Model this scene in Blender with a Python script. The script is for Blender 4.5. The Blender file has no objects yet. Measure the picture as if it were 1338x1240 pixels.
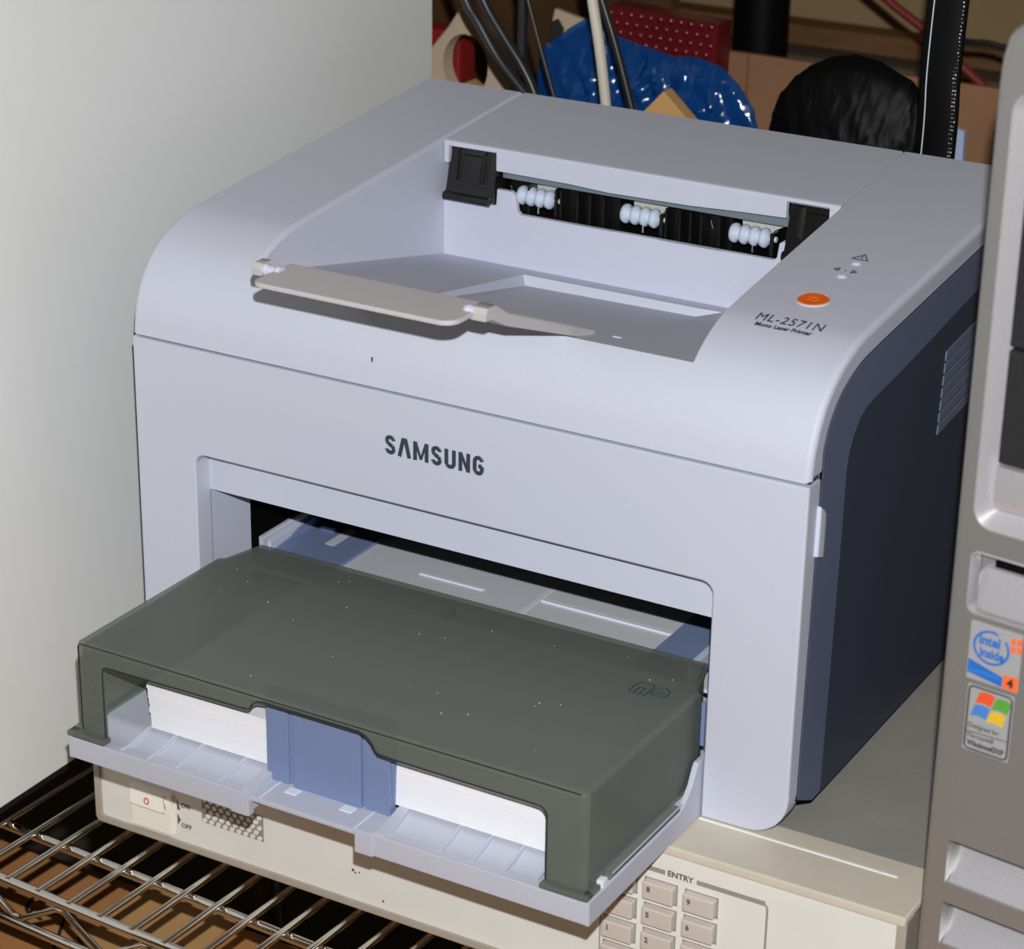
import bpy, bmesh, math, random
from mathutils import Vector, Matrix
R = math.radians
random.seed(7)
scene = bpy.context.scene
COL = scene.collection

# ------------------------------------------------------------------ camera
YAW, PITCH, ROLL = -0.52378, 0.40815, 0.01317
CAM = Vector((0.78251, -0.97200, 0.63044))
FPX, PX, PY = 3226.27, 642.163, 648.888
fw = Vector((math.sin(YAW)*math.cos(PITCH), math.cos(YAW)*math.cos(PITCH), -math.sin(PITCH)))
rt = fw.cross(Vector((0, 0, 1))).normalized(); up = rt.cross(fw)
rr = math.cos(ROLL)*rt + math.sin(ROLL)*up
uu = -math.sin(ROLL)*rt + math.cos(ROLL)*up
cd = bpy.data.cameras.new('camera')
cd.sensor_fit = 'HORIZONTAL'; cd.sensor_width = 36.0
cd.lens = FPX*36.0/1338.0
cd.shift_x = (669.0-PX)/1338.0
cd.shift_y = (PY-620.0)/1338.0
cd.clip_start = 0.05; cd.clip_end = 50
cd.dof.use_dof = True; cd.dof.focus_distance = 1.30; cd.dof.aperture_fstop = 16.0
cam = bpy.data.objects.new('camera', cd); COL.objects.link(cam)
m4 = Matrix.Identity(4)
for i in range(3):
    m4[i][0] = rr[i]; m4[i][1] = uu[i]; m4[i][2] = -fw[i]; m4[i][3] = CAM[i]
cam.matrix_world = m4
scene.camera = cam

# ------------------------------------------------------------------ world, flash, exposure
w = bpy.data.worlds.new('room_light'); scene.world = w; w.use_nodes = True
bgn = w.node_tree.nodes['Background']
bgn.inputs[0].default_value = (1.0, 0.85, 0.64, 1); bgn.inputs[1].default_value = 0.042
ld = bpy.data.lights.new('camera_flash', 'POINT')
ld.energy = 61.0; ld.shadow_soft_size = 0.006; ld.color = (1.0, 1.0, 1.0)
fl = bpy.data.objects.new('camera_flash', ld); fl.location = (0.783, -0.955, 0.700); COL.objects.link(fl)
vs = scene.view_settings
vs.view_transform = 'Standard'; vs.look = 'None'; vs.gamma = 1.0; vs.exposure = 0.0; vs.use_curve_mapping = False

# ------------------------------------------------------------------ materials
def lin(c):
    o = []
    for v in c:
        v = v/255.0
        o.append(v/12.92 if v <= 0.04045 else ((v+0.055)/1.055)**2.4)
    return (o[0], o[1], o[2], 1.0)

def mat(name, rgb, rough=0.5, metal=0.0, spec=0.5, var=0.0, vscale=20.0, bump=0.0, bscale=300.0,
        alpha=1.0, rgb2=None, stretch=None, coat=0.0, trans=0.0):
    m = bpy.data.materials.new(name); m.use_nodes = True
    nt = m.node_tree; b = nt.nodes['Principled BSDF']
    c = lin(rgb)
    b.inputs['Base Color'].default_value = c
    b.inputs['Roughness'].default_value = rough
    b.inputs['Metallic'].default_value = metal
    b.inputs['Specular IOR Level'].default_value = spec
    b.inputs['Alpha'].default_value = alpha
    b.inputs['Coat Weight'].default_value = coat
    b.inputs['Transmission Weight'].default_value = trans
    if var > 0 or bump > 0 or rgb2:
        tc = nt.nodes.new('ShaderNodeTexCoord')
        mp = nt.nodes.new('ShaderNodeMapping')
        if stretch: mp.inputs['Scale'].default_value = stretch
        nt.links.new(tc.outputs['Object'], mp.inputs['Vector'])
    if var > 0 or rgb2:
        n = nt.nodes.new('ShaderNodeTexNoise'); n.inputs['Scale'].default_value = vscale; n.inputs['Detail'].default_value = 6
        nt.links.new(mp.outputs[0], n.inputs['Vector'])
        r = nt.nodes.new('ShaderNodeValToRGB')
        if rgb2:
            r.color_ramp.elements[0].color = c; r.color_ramp.elements[1].color = lin(rgb2)
            r.color_ramp.elements[0].position = 0.35; r.color_ramp.elements[1].position = 0.65
        else:
            r.color_ramp.elements[0].color = tuple(x*(1-var) for x in c[:3])+(1,)
            r.color_ramp.elements[1].color = tuple(min(1, x*(1+var)) for x in c[:3])+(1,)
            r.color_ramp.elements[0].position = 0.3; r.color_ramp.elements[1].position = 0.7
        nt.links.new(n.outputs['Fac'], r.inputs['Fac'])
        nt.links.new(r.outputs['Color'], b.inputs['Base Color'])
    if bump > 0:
        n2 = nt.nodes.new('ShaderNodeTexNoise'); n2.inputs['Scale'].default_value = bscale; n2.inputs['Detail'].default_value = 3
        nt.links.new(mp.outputs[0], n2.inputs['Vector'])
        bp = nt.nodes.new('ShaderNodeBump'); bp.inputs['Strength'].default_value = bump; bp.inputs['Distance'].default_value = 0.001
        nt.links.new(n2.outputs['Fac'], bp.inputs['Height'])
        nt.links.new(bp.outputs['Normal'], b.inputs['Normal'])
    return m

M = {}
M['shell'] = mat('printer_grey_plastic', (200, 203, 218), 0.55, spec=0.35, var=0.02, vscale=900, bump=0.05, bscale=2500)
M['shell_in'] = mat('printer_inner_plastic', (203, 206, 223), 0.5, spec=0.35, var=0.015, vscale=900)
M['flap'] = mat('warm_grey_plastic', (196, 192, 194), 0.5, spec=0.35, var=0.02, vscale=800)
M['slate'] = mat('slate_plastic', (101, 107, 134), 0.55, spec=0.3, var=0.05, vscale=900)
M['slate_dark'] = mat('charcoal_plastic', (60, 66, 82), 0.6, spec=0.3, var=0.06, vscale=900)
M['slate_vent'] = mat('slate_vent_plastic', (108, 114, 136), 0.55, spec=0.3)
M['black'] = mat('black_plastic', (24, 24, 23), 0.25, spec=0.5)
M['bar'] = mat('teal_grey_plastic', (112, 124, 132), 0.5)
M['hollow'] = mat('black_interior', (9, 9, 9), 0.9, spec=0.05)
M['gap'] = mat('gap_shadow_plastic', (60, 62, 78), 0.8, spec=0.1)
M['blue'] = mat('dusty_blue_plastic', (122, 138, 176), 0.5, spec=0.35, var=0.03, vscale=700)
M['tray'] = mat('tray_plastic', (192, 195, 209), 0.5, spec=0.35, var=0.02, vscale=700)
M['plate'] = mat('feed_plate_plastic', (212, 214, 222), 0.55, spec=0.3, var=0.02, vscale=600)
M['white_pl'] = mat('white_plastic', (228, 230, 240), 0.5)
M['roller'] = mat('pale_blue_rubber', (196, 208, 226), 0.5, spec=0.3)
M['flapper'] = mat('milky_plastic', (196, 196, 190), 0.5)
M['orange'] = mat('orange_button_plastic', (238, 108, 32), 0.4)
M['ink'] = mat('dark_ink', (52, 60, 74), 0.6)
M['chrome_dot'] = mat('bright_metal', (230, 230, 225), 0.2, metal=1.0)
M['paper'] = mat('white_paper', (246, 246, 252), 0.85, spec=0.1, var=0.05, vscale=60, stretch=(0.12, 0.12, 70))
M['beige'] = mat('cream_instrument_plastic', (228, 227, 221), 0.55, spec=0.3, var=0.025, vscale=40)
M['beige_top'] = mat('tan_bezel_plastic', (206, 197, 180), 0.5, spec=0.35, var=0.04, vscale=35)
M['beige_edge'] = mat('bezel_edge_plastic', (172, 163, 150), 0.55, var=0.05, vscale=60)
M['key'] = mat('mushroom_key_plastic', (204, 194, 184), 0.5, spec=0.35)
M['grey_metal'] = mat('grey_painted_metal', (144, 142, 136), 0.7, spec=0.25, var=0.05, vscale=30, bump=0.15, bscale=900)
M['silk'] = mat('grey_silkscreen', (150, 147, 138), 0.7)
M['silk_dark'] = mat('dark_silkscreen', (96, 92, 86), 0.7)
M['grille'] = mat('grille_grey', (146, 142, 133), 0.8)
M['switch'] = mat('ivory_switch_plastic', (246, 243, 230), 0.45)
M['red_ink'] = mat('red_ink', (222, 84, 66), 0.6)
M['silver'] = mat('silver_paint', (158, 157, 155), 0.36, metal=0.55, var=0.12, vscale=1500, bump=0.08, bscale=1800)
M['silver_lt'] = mat('trim_and_lit_silver_paint', (205, 203, 208), 0.3, metal=0.5, var=0.10, vscale=1400, bump=0.06, bscale=1800)  # bright trim silver; on the scoop liners it paints in light from the flash
M['bay'] = mat('black_bay_plastic', (38, 38, 40), 0.5, spec=0.4, var=0.1, vscale=400)
M['chrome'] = mat('chrome_wire', (205, 203, 196), 0.14, metal=1.0)
M['cream_panel'] = mat('cream_painted_steel', (240, 242, 241), 0.6, spec=0.3, var=0.012, vscale=8, bump=0.08, bscale=700)
M['rubber'] = mat('black_rubber', (22, 22, 22), 0.6)
M['cable'] = mat('black_cable_jacket', (36, 36, 38), 0.38)
M['cable_lt'] = mat('beige_cable_jacket', (206, 200, 184), 0.5)
M['card'] = mat('brown_cardboard', (192, 136, 86), 0.85, spec=0.1, var=0.08, vscale=12)
M['card_lt'] = mat('light_tan_tape', (206, 162, 106), 0.6, spec=0.2, var=0.06, vscale=14)
M['card_or'] = mat('orange_cardboard', (150, 112, 84), 0.85, spec=0.1, var=0.1, vscale=14)
M['wallm'] = mat('tan_board_wall', (172, 146, 108), 0.9, spec=0.1, var=0.12, vscale=3)
M['wood'] = mat('brown_timber', (128, 96, 64), 0.85, spec=0.1, var=0.25, vscale=9, stretch=(1, 6, 6))
M['wood_grey'] = mat('weathered_timber', (104, 92, 82), 0.9, spec=0.1, var=0.25, vscale=10, stretch=(1, 6, 6))
M['wood_dk'] = mat('dark_timber', (92, 66, 44), 0.9, spec=0.1, var=0.2, vscale=9)
M['red_wrap'] = mat('red_bubble_film', (104, 24, 30), 0.22, spec=0.6, var=0.15, vscale=30)
M['foam'] = mat('cream_foam', (204, 184, 158), 0.9, spec=0.1, var=0.05, vscale=20)
M['red_pl'] = mat('red_plastic', (140, 30, 28), 0.5)
M['red_cord'] = mat('dark_red_rubber', (128, 38, 35), 0.5)
M['blue_paper'] = mat('pale_blue_card', (176, 192, 226), 0.7)
M['bag_black'] = mat('black_bin_film', (8, 9, 9), 0.5, spec=0.15)
M['concrete'] = mat('grey_floor', (110, 104, 96), 0.9, spec=0.1, var=0.1, vscale=6)
M['bench'] = mat('dark_bench_laminate', (74, 60, 48), 0.7, var=0.15, vscale=6)
M['st_grey'] = mat('sticker_silver', (170, 170, 172), 0.5, metal=0.2)
M['st_blue'] = mat('sticker_blue', (34, 106, 190), 0.5)
M['st_orange'] = mat('sticker_orange', (240, 108, 56), 0.5)
M['st_red'] = mat('sticker_red_orange', (226, 86, 44), 0.5)
M['st_green'] = mat('sticker_green', (88, 158, 60), 0.5)
M['st_lblue'] = mat('sticker_light_blue', (72, 128, 200), 0.5)
M['st_yellow'] = mat('sticker_yellow', (222, 180, 50), 0.5)
M['st_black'] = mat('sticker_black', (44, 44, 48), 0.5)

def smoky(name):
    m = bpy.data.materials.new(name); m.use_nodes = True
    nt = m.node_tree; b = nt.nodes['Principled BSDF']; out = nt.nodes['Material Output']
    b.inputs['Base Color'].default_value = lin((134, 140, 134)); b.inputs['Roughness'].default_value = 0.40
    b.inputs['Specular IOR Level'].default_value = 0.4
    t = nt.nodes.new('ShaderNodeBsdfTransparent'); t.inputs[0].default_value = (0.64, 0.67, 0.61, 1)
    mx = nt.nodes.new('ShaderNodeMixShader'); mx.inputs[0].default_value = 0.42
    nt.links.new(t.outputs[0], mx.inputs[1]); nt.links.new(b.outputs[0], mx.inputs[2])
    nt.links.new(mx.outputs[0], out.inputs['Surface'])
    return m
M['smoke'] = smoky('smoky_green_plastic')

def film(name):
    m = bpy.data.materials.new(name); m.use_nodes = True
    nt = m.node_tree; b = nt.nodes['Principled BSDF']; out = nt.nodes['Material Output']
    b.inputs['Base Color'].default_value = lin((22, 92, 170)); b.inputs['Roughness'].default_value = 0.16
    b.inputs['Specular IOR Level'].default_value = 0.8
    t = nt.nodes.new('ShaderNodeBsdfTransparent'); t.inputs[0].default_value = (0.35, 0.60, 0.88, 1)
    mx = nt.nodes.new('ShaderNodeMixShader'); mx.inputs[0].default_value = 0.4
    nt.links.new(t.outputs[0], mx.inputs[1]); nt.links.new(b.outputs[0], mx.inputs[2])
    nt.links.new(mx.outputs[0], out.inputs['Surface'])
    return m
M['film'] = film('blue_plastic_film')

# ------------------------------------------------------------------ mesh helpers
def orient(bm):
    bm.normal_update()
    bmesh.ops.recalc_face_normals(bm, faces=bm.faces[:])
    if all(e.is_manifold for e in bm.edges) and bm.calc_volume(signed=True) < 0:
        bmesh.ops.reverse_faces(bm, faces=bm.faces[:])
    bm.normal_update()

def finish(bm, name, smooth=30.0, tri=False):
    orient(bm)
    me = bpy.data.meshes.new(name); bm.to_mesh(me); bm.free()
    if smooth:
        for p in me.polygons: p.use_smooth = True
        me.set_sharp_from_angle(angle=R(smooth))
    return me

def obj(name, bm, m, parent=None, loc=None, rot=None, smooth=30.0):
    me = bm if isinstance(bm, bpy.types.Mesh) else finish(bm, name, smooth)
    o = bpy.data.objects.new(name, me); COL.objects.link(o)
    if m is not None:
        me.materials.clear(); me.materials.append(M[m] if isinstance(m, str) else m)
    if parent: o.parent = parent
    if loc: o.location = loc
    if rot: o.rotation_euler = rot
    if smooth and smooth < 45:
        wn = o.modifiers.new('weighted_normals', 'WEIGHTED_NORMAL'); wn.keep_sharp = True; wn.weight = 60
    return o

def tag(o, label, cat, group=None, kind=None):
    o['label'] = label
    if cat: o['category'] = cat
    if group: o['group'] = group
    if kind: o['kind'] = kind
    return o

def thing(name, label, cat, loc=(0, 0, 0), rotz=0.0, group=None):
    o = bpy.data.objects.new(name, None); COL.objects.link(o)
    o.empty_display_size = 0.02
    o.location = loc; o.rotation_euler = (0, 0, rotz)
    return tag(o, label, cat, group)

def box(bm, x0, x1, y0, y1, z0, z1, bev=0.0, seg=2, mtx=None):
    t = bmesh.new()
    vs_ = [t.verts.new(c) for c in ((x0,y0,z0),(x1,y0,z0),(x1,y1,z0),(x0,y1,z0),(x0,y0,z1),(x1,y0,z1),(x1,y1,z1),(x0,y1,z1))]
    for f in ((0,3,2,1),(4,5,6,7),(0,1,5,4),(1,2,6,5),(2,3,7,6),(3,0,4,7)):
        t.faces.new([vs_[i] for i in f])
    if bev > 0:
        bmesh.ops.bevel(t, geom=t.edges[:], offset=bev, segments=seg, profile=0.5, affect='EDGES')
    merge(bm, t, mtx); return bm

def merge(bm, t, mtx=None):
    orient(t)
    if mtx is not None: bmesh.ops.transform(t, matrix=mtx, verts=t.verts[:])
    me = bpy.data.meshes.new('tmp'); t.to_mesh(me); t.free()
    bm.from_mesh(me); bpy.data.meshes.remove(me)

def area2(p):
    return 0.5*sum(p[i][0]*p[(i+1) % len(p)][1]-p[(i+1) % len(p)][0]*p[i][1] for i in range(len(p)))

def inset(p, d, wf=None):
    """inset closed polygon by d (positive = inward)"""
    n = len(p); s = 1.0 if area2(p) > 0 else -1.0; o = []
    for i in range(n):
        a = Vector(p[i-1]); b = Vector(p[i]); c = Vector(p[(i+1) % n])
        e1 = (b-a).normalized(); e2 = (c-b).normalized()
        n1 = Vector((-e1.y, e1.x))*s; n2 = Vector((-e2.y, e2.x))*s
        k = n1+n2
        q = max(0.3, 1.0+n1.dot(n2))
        o.append(tuple(b+k*(d/q*(wf(p[i]) if wf else 1.0))))
    return o

def rings(bm, rs, cap=True):
    """loft a list of equal-length rings of 3D points"""
    V = [[bm.verts.new(p) for p in r] for r in rs]
    n = len(V[0])
    for a, b in zip(V, V[1:]):
        for i in range(n):
            bm.faces.new((a[i], a[(i+1) % n], b[(i+1) % n], b[i]))
    if cap:
        for r in (V[0], V[-1]):
            f = bm.faces.new(r)
            if len(r) > 4:
                f.normal_update()
                bmesh.ops.triangulate(bm, faces=[f], ngon_method='EAR_CLIP')
    return bm

def prism(bm, poly, axis, a0, a1, r0=0.0, r1=0.0, seg=4, mtx=None, w0=None, w1=None):
    """extrude 2D polygon along axis; r0/r1 round the rims at each end.
    axis x: poly=(y,z); axis y: poly=(x,z); axis z: poly=(x,y)"""
    def p3(q, a):
        return {'x': (a, q[0], q[1]), 'y': (q[0], a, q[1]), 'z': (q[0], q[1], a)}[axis]
    t = bmesh.new(); rs = []
    if r0 > 0:
        for k in range(seg, 0, -1):
            th = math.pi/2*k/seg
            rs.append([p3(q, a0+r0*(1-math.sin(th))) for q in inset(poly, r0*(1-math.cos(th)), w0)])
        rs.append([p3(q, a0+r0) for q in poly])
    else:
        rs.append([p3(q, a0) for q in poly])
    if r1 > 0:
        rs.append([p3(q, a1-r1) for q in poly])
        for k in range(1, seg+1):
            th = math.pi/2*k/seg
            rs.append([p3(q, a1-r1*(1-math.sin(th))) for q in inset(poly, r1*(1-math.cos(th)), w1)])
    else:
        rs.append([p3(q, a1) for q in poly])
    rings(t, rs)
    merge(bm, t, mtx); return bm

def rrect(x0, x1, y0, y1, r=0.0, seg=5, rs=None):
    """rounded rectangle, rs = radii (x0y0, x1y0, x1y1, x0y1)"""
    rs = rs or (r, r, r, r); o = []
    for (cx, cy, a, q) in ((x0, y0, 180, rs[0]), (x1, y0, 270, rs[1]), (x1, y1, 0, rs[2]), (x0, y1, 90, rs[3])):
        if q <= 0: o.append((cx, cy)); continue
        mx = cx+q if cx == x0 else cx-q; my = cy+q if cy == y0 else cy-q
        for k in range(seg+1):
            t = R(a+90*k/seg); o.append((mx+q*math.cos(t), my+q*math.sin(t)))
    return o

def smoothline(pts, n=6):
    """Catmull-Rom through points of any dimension"""
    P = [Vector(p) for p in pts]; o = []
    for i in range(len(P)-1):
        p0 = P[i-1] if i > 0 else P[0]*2-P[1]
        p1, p2 = P[i], P[i+1]
        p3 = P[i+2] if i+2 < len(P) else P[-1]*2-P[-2]
        for k in range(n):
            t = k/n
            o.append(0.5*((2*p1)+(p2-p0)*t+(2*p0-5*p1+4*p2-p3)*t*t+(3*p1-p0-3*p2+p3)*t**3))
    o.append(P[-1]); return o

def tube(bm, pts, r, seg=10, flat=1.0, cap=True):
    P = [Vector(p) for p in pts]; t = bmesh.new(); rs = []
    ref = Vector((0, 1, 0.123))
    for i, p in enumerate(P):
        d = (P[min(i+1, len(P)-1)]-P[max(i-1, 0)]).normalized()
        a = d.cross(ref)
        if a.length < 1e-3: a = d.cross(Vector((1, 0, 0)))
        a.normalize(); b = a.cross(d).normalized()
        q = r[i] if isinstance(r, (list, tuple)) else r
        rs.append([p+a*(q*math.cos(2*math.pi*k/seg))+b*(q*flat*math.sin(2*math.pi*k/seg)) for k in range(seg)])
    rings(t, rs, cap); merge(bm, t); return bm

def lathe(bm, prof, seg=20, mtx=None, axis='x'):
    """prof = list of (a, r) along axis"""
    t = bmesh.new(); rs = []
    for a, r in prof:
        r = max(r, 1e-5)
        if axis == 'x': rs.append([(a, r*math.cos(2*math.pi*k/seg), r*math.sin(2*math.pi*k/seg)) for k in range(seg)])
        elif axis == 'y': rs.append([(r*math.cos(2*math.pi*k/seg), a, r*math.sin(2*math.pi*k/seg)) for k in range(seg)])
        else: rs.append([(r*math.cos(2*math.pi*k/seg), r*math.sin(2*math.pi*k/seg), a) for k in range(seg)])
    rings(t, rs); merge(bm, t, mtx); return bm

def boolean(bmA, cutters, op='DIFFERENCE', smooth=30.0):
    a = bpy.data.objects.new('tA', finish(bmA, 'tA', None)); COL.objects.link(a)
    tmp = [a]
    for c in cutters:
        b = bpy.data.objects.new('tB', finish(c, 'tB', None)); COL.objects.link(b); tmp.append(b)
        md = a.modifiers.new('b', 'BOOLEAN'); md.object = b; md.operation = op; md.solver = 'EXACT'
    dg = bpy.context.evaluated_depsgraph_get(); dg.update()
    me = bpy.data.meshes.new_from_object(a.evaluated_get(dg))
    for t in tmp:
        d = t.data; bpy.data.objects.remove(t); bpy.data.meshes.remove(d)
    if smooth:
        for p in me.polygons: p.use_smooth = True
        me.set_sharp_from_angle(angle=R(smooth))
    return me

def text_bm(s, size, x_scale=1.0, extrude=0.0001, bold=0.0, spacing=1.0, align='LEFT', width=None, shear=0.0):
    """text as a mesh in XY, baseline at origin"""
    cu = bpy.data.curves.new('txt', 'FONT'); cu.body = s; cu.size = size; cu.extrude = extrude
    cu.offset = bold; cu.space_character = spacing; cu.align_x = align; cu.resolution_u = 3; cu.shear = shear
    o = bpy.data.objects.new('txt', cu); COL.objects.link(o)
    dg = bpy.context.evaluated_depsgraph_get(); dg.update()
    me = bpy.data.meshes.new_from_object(o.evaluated_get(dg))
    bpy.data.objects.remove(o); bpy.data.curves.remove(cu)
    bm = bmesh.new(); bm.from_mesh(me); bpy.data.meshes.remove(me)
    xs = [v.co.x for v in bm.verts]
    if width and xs:
        x_scale = width/(max(xs)-min(xs)); x0 = min(xs) if align == 'LEFT' else 0
        for v in bm.verts: v.co.x = (v.co.x-x0)*x_scale
    elif x_scale != 1.0:
        for v in bm.verts: v.co.x *= x_scale
    return bm

def front_text(s, x, y, z, size, **k):
    """text standing on a plane facing -Y, lower-left at (x,z)"""
    bm = text_bm(s, size, **k)
    for v in bm.verts:
        c = v.co.copy(); v.co = Vector((x+c.x, y-c.z, z+c.y))
    return bm

def poly_plate(bm, pts, axis, a0, a1):
    return prism(bm, pts, axis, a0, a1)

# ================================================================== SETTING
W_ = 0.389
wall = obj('wall_back', box(bmesh.new(), -1.8, 1.6, 1.30, 1.34, -0.9, 1.6), 'wallm')
tag(wall, 'tan board wall behind the shelving', None, kind='structure')
floor = obj('floor', box(bmesh.new(), -1.8, 1.6, -1.2, 1.34, -0.92, -0.9), 'concrete')
tag(floor, 'grey concrete floor below the wire shelf', None, kind='structure')

# ================================================================== PRINTER
P = thing('laser_printer', 'light grey laser printer with charcoal sides and smoky tray cover standing on the instrument', 'printer')

curve = [(0.0, 0.1890), (0.0007, 0.1945), (0.0024, 0.2040), (0.0075, 0.2163), (0.0167, 0.2277), (0.0300, 0.2366),
         (0.0500, 0.2436), (0.0750, 0.2467)]
front_curve = [tuple(v) for v in smoothline(curve, 5)]
TOPZ = lambda y: 0.2405+0.083*y
REAR = 0.301
def prof_z(y):
    if y >= 0.075: return TOPZ(y)
    for a, b in zip(front_curve, front_curve[1:]):
        if a[0] <= y <= b[0]:
            return a[1]+(b[1]-a[1])*(y-a[0])/max(1e-9, b[0]-a[0])
    return 0.189
XL, XR = 0.0674, 0.319            # sides of the output well
YB = 0.206                       # rear wall of the well
rail = front_curve+[(REAR-0.004, TOPZ(REAR-0.004)), (REAR, TOPZ(REAR)-0.004), (REAR, 0.152), (0.014, 0.152), (0.014, 0.1892)]
yf = 0.0185
def fz(y): return prof_z(yf)+(0.189-prof_z(yf))*(y-yf)/(YB-yf)
SHX = lambda y: 0.0265*(y-0.02)
solid = bmesh.new(); prism(solid, rail, 'x', 0.0, W_, 0.0032, 0.0032)
well = bmesh.new()
wp = [(yf-0.012, 0.30), (yf-0.012, fz(yf-0.012)), (0.05, fz(0.05)), (YB, 0.189), (YB, 0.176), (REAR+0.01, 0.176), (REAR+0.01, 0.30)]
rings(well, [[(XL, y, z) for y, z in wp], [(XR-SHX(y), y, z) for y, z in wp]])
# softened left rim of the well
soft = bmesh.new(); rim_y = [yf, 0.021, 0.024, 0.028, 0.034, 0.042, 0.05, 0.06, 0.075, 0.15, REAR+0.01]
rims = []
for x, d in ((XL-0.0026, -0.0002), (XL-0.0015, 0.0004), (XL-0.0006, 0.0012), (XL+0.0006, 0.0030)):
    rims.append([(x, y, prof_z(y)-d*min(1.0, 0.35+(y-yf)/0.006)) for y in rim_y]+[(x, REAR+0.01, 0.31), (x, yf, 0.31)])
rings(soft, rims)
# recess pressed into the well floor: deep at the back left, fading out to the right and front
c = bmesh.new()
def fl3(x, y, d): return (x, y, fz(y)-d)
top = [fl3(0.130, 0.187, -0.01), fl3(0.2420, 0.187, -0.01), fl3(0.2560, 0.187, -0.01), fl3(0.262, 0.052, -0.01), fl3(0.149, 0.052, -0.01)]
bot = [fl3(0.136, 0.182, 0.0060), fl3(0.2420, 0.183, 0.0048), fl3(0.2560, 0.187, 0.0), fl3(0.262, 0.052, -0.0002), fl3(0.152, 0.052, 0.0022)]
vt = [c.verts.new(p) for p in top]; vb = [c.verts.new(p) for p in bot]
c.faces.new((vt[0], vt[1], vt[3])); c.faces.new((vt[1], vt[2], vt[3])); c.faces.new((vt[0], vt[3], vt[4]))
c.faces.new((vb[0], vb[1], vb[3])); c.faces.new((vb[1], vb[2], vb[3])); c.faces.new((vb[0], vb[3], vb[4]))
for i in range(5):
    j = (i+1) % 5
    c.faces.new((vt[i], vt[j], vb[j])); c.faces.new((vt[i], vb[j], vb[i]))
bm = boolean(solid, [well, soft, c], smooth=25)
top_cover = obj('top_cover', bm, 'shell', P, smooth=28)

# rear wall of the well with its stepped upper edge
wl = [(XL, 0.175), (XR, 0.175), (XR, 0.2225), (0.2865, 0.2225), (0.2845, 0.2235), (0.283, 0.2305), (0.2805, 0.232), (0.2785, 0.2305), (0.2775, 0.2225), (0.2755, 0.2208),
      (0.1185, 0.2203), (0.1165, 0.2220), (0.1150, 0.2310), (0.1125, 0.2330), (0.1030, 0.2330), (0.1025, 0.2235), (XL, 0.2235)]
bm = bmesh.new(); prism(bm, wl, 'y', YB, YB+0.003, 0.0006, 0.0, seg=2)
box(bm, 0.137, 0.177, YB-0.0006, YB+0.001, 0.2196, 0.2206); box(bm, 0.207, 0.245, YB-0.0006, YB+0.001, 0.2196, 0.2206)
obj('well_back_panel', bm, 'shell_in', P)

# rear lid
lx0, lx1 = 0.0685, 0.3177
bm = bmesh.new()
lid = [(YB-0.001, TOPZ(YB)-0.0005), (YB+0.0006, TOPZ(YB)+0.0002), (REAR-0.004, TOPZ(REAR-0.004)), (REAR, TOPZ(REAR)-0.004), (REAR, 0.2535), (YB+0.002, 0.2535), (YB-0.001, 0.2560)]
prism(bm, lid, 'x', lx0, lx1, 0.0006, 0.0006, seg=2)
lip = [(lx0, 0.2565), (lx1, 0.2570), (lx1, 0.2470), (0.3065, 0.2470), (0.3065, 0.2550), (0.2820, 0.2550), (0.2820, 0.2456), (0.2550, 0.2447), (0.225, 0.2432), (0.175, 0.2425), (0.150, 0.2436),
       (0.1030, 0.2440), (0.1030, 0.2545), (0.0718, 0.2542), (0.0715, 0.2442), (lx0, 0.2440)]
lip = [(x, min(z, 0.2566)) for x, z in lip]
prism(bm, lip, 'y', YB-0.0012, YB+0.0022, 0.0004, 0.0, seg=2)
for v in bm.verts:
    if v.co.x > 0.31: v.co.x -= 0.0265*(v.co.y-0.02)
rear_lid = obj('rear_lid', bm, 'shell', P)

# dark space below the lid with ribs
bm = bmesh.new()
box(bm, XL+0.001, XR-0.001, 0.2330, 0.2360, 0.19, 0.2515)
box(bm, XL+0.001, XR-0.001, YB+0.003, 0.2330, 0.205, 0.2085)
obj('exit_cavity', bm, 'hollow', P)
obj('guide_bar', box(bmesh.new(), 0.1035, 0.2815, 0.2115, 0.2145, 0.2385, 0.2450, 0.0005), 'bar', P)
for x in (0.138, 0.1412, 0.152, 0.160, 0.1685, 0.2075, 0.216, 0.2225, 0.229, 0.240, 0.1205):
    obj('guide_rib', box(bmesh.new(), x, x+0.0012, 0.2105, 0.233, 0.2085, 0.2375, 0.0003, 1), 'black', P)
for x0, x1 in ((0.139, 0.174), (0.206, 0.2435), (0.103, 0.117)):
    bm = bmesh.new(); box(bm, x0, x1, 0.2215, 0.2325, 0.2090, 0.2365, 0.001)
    obj('guide_block', bm, 'black', P)
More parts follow.
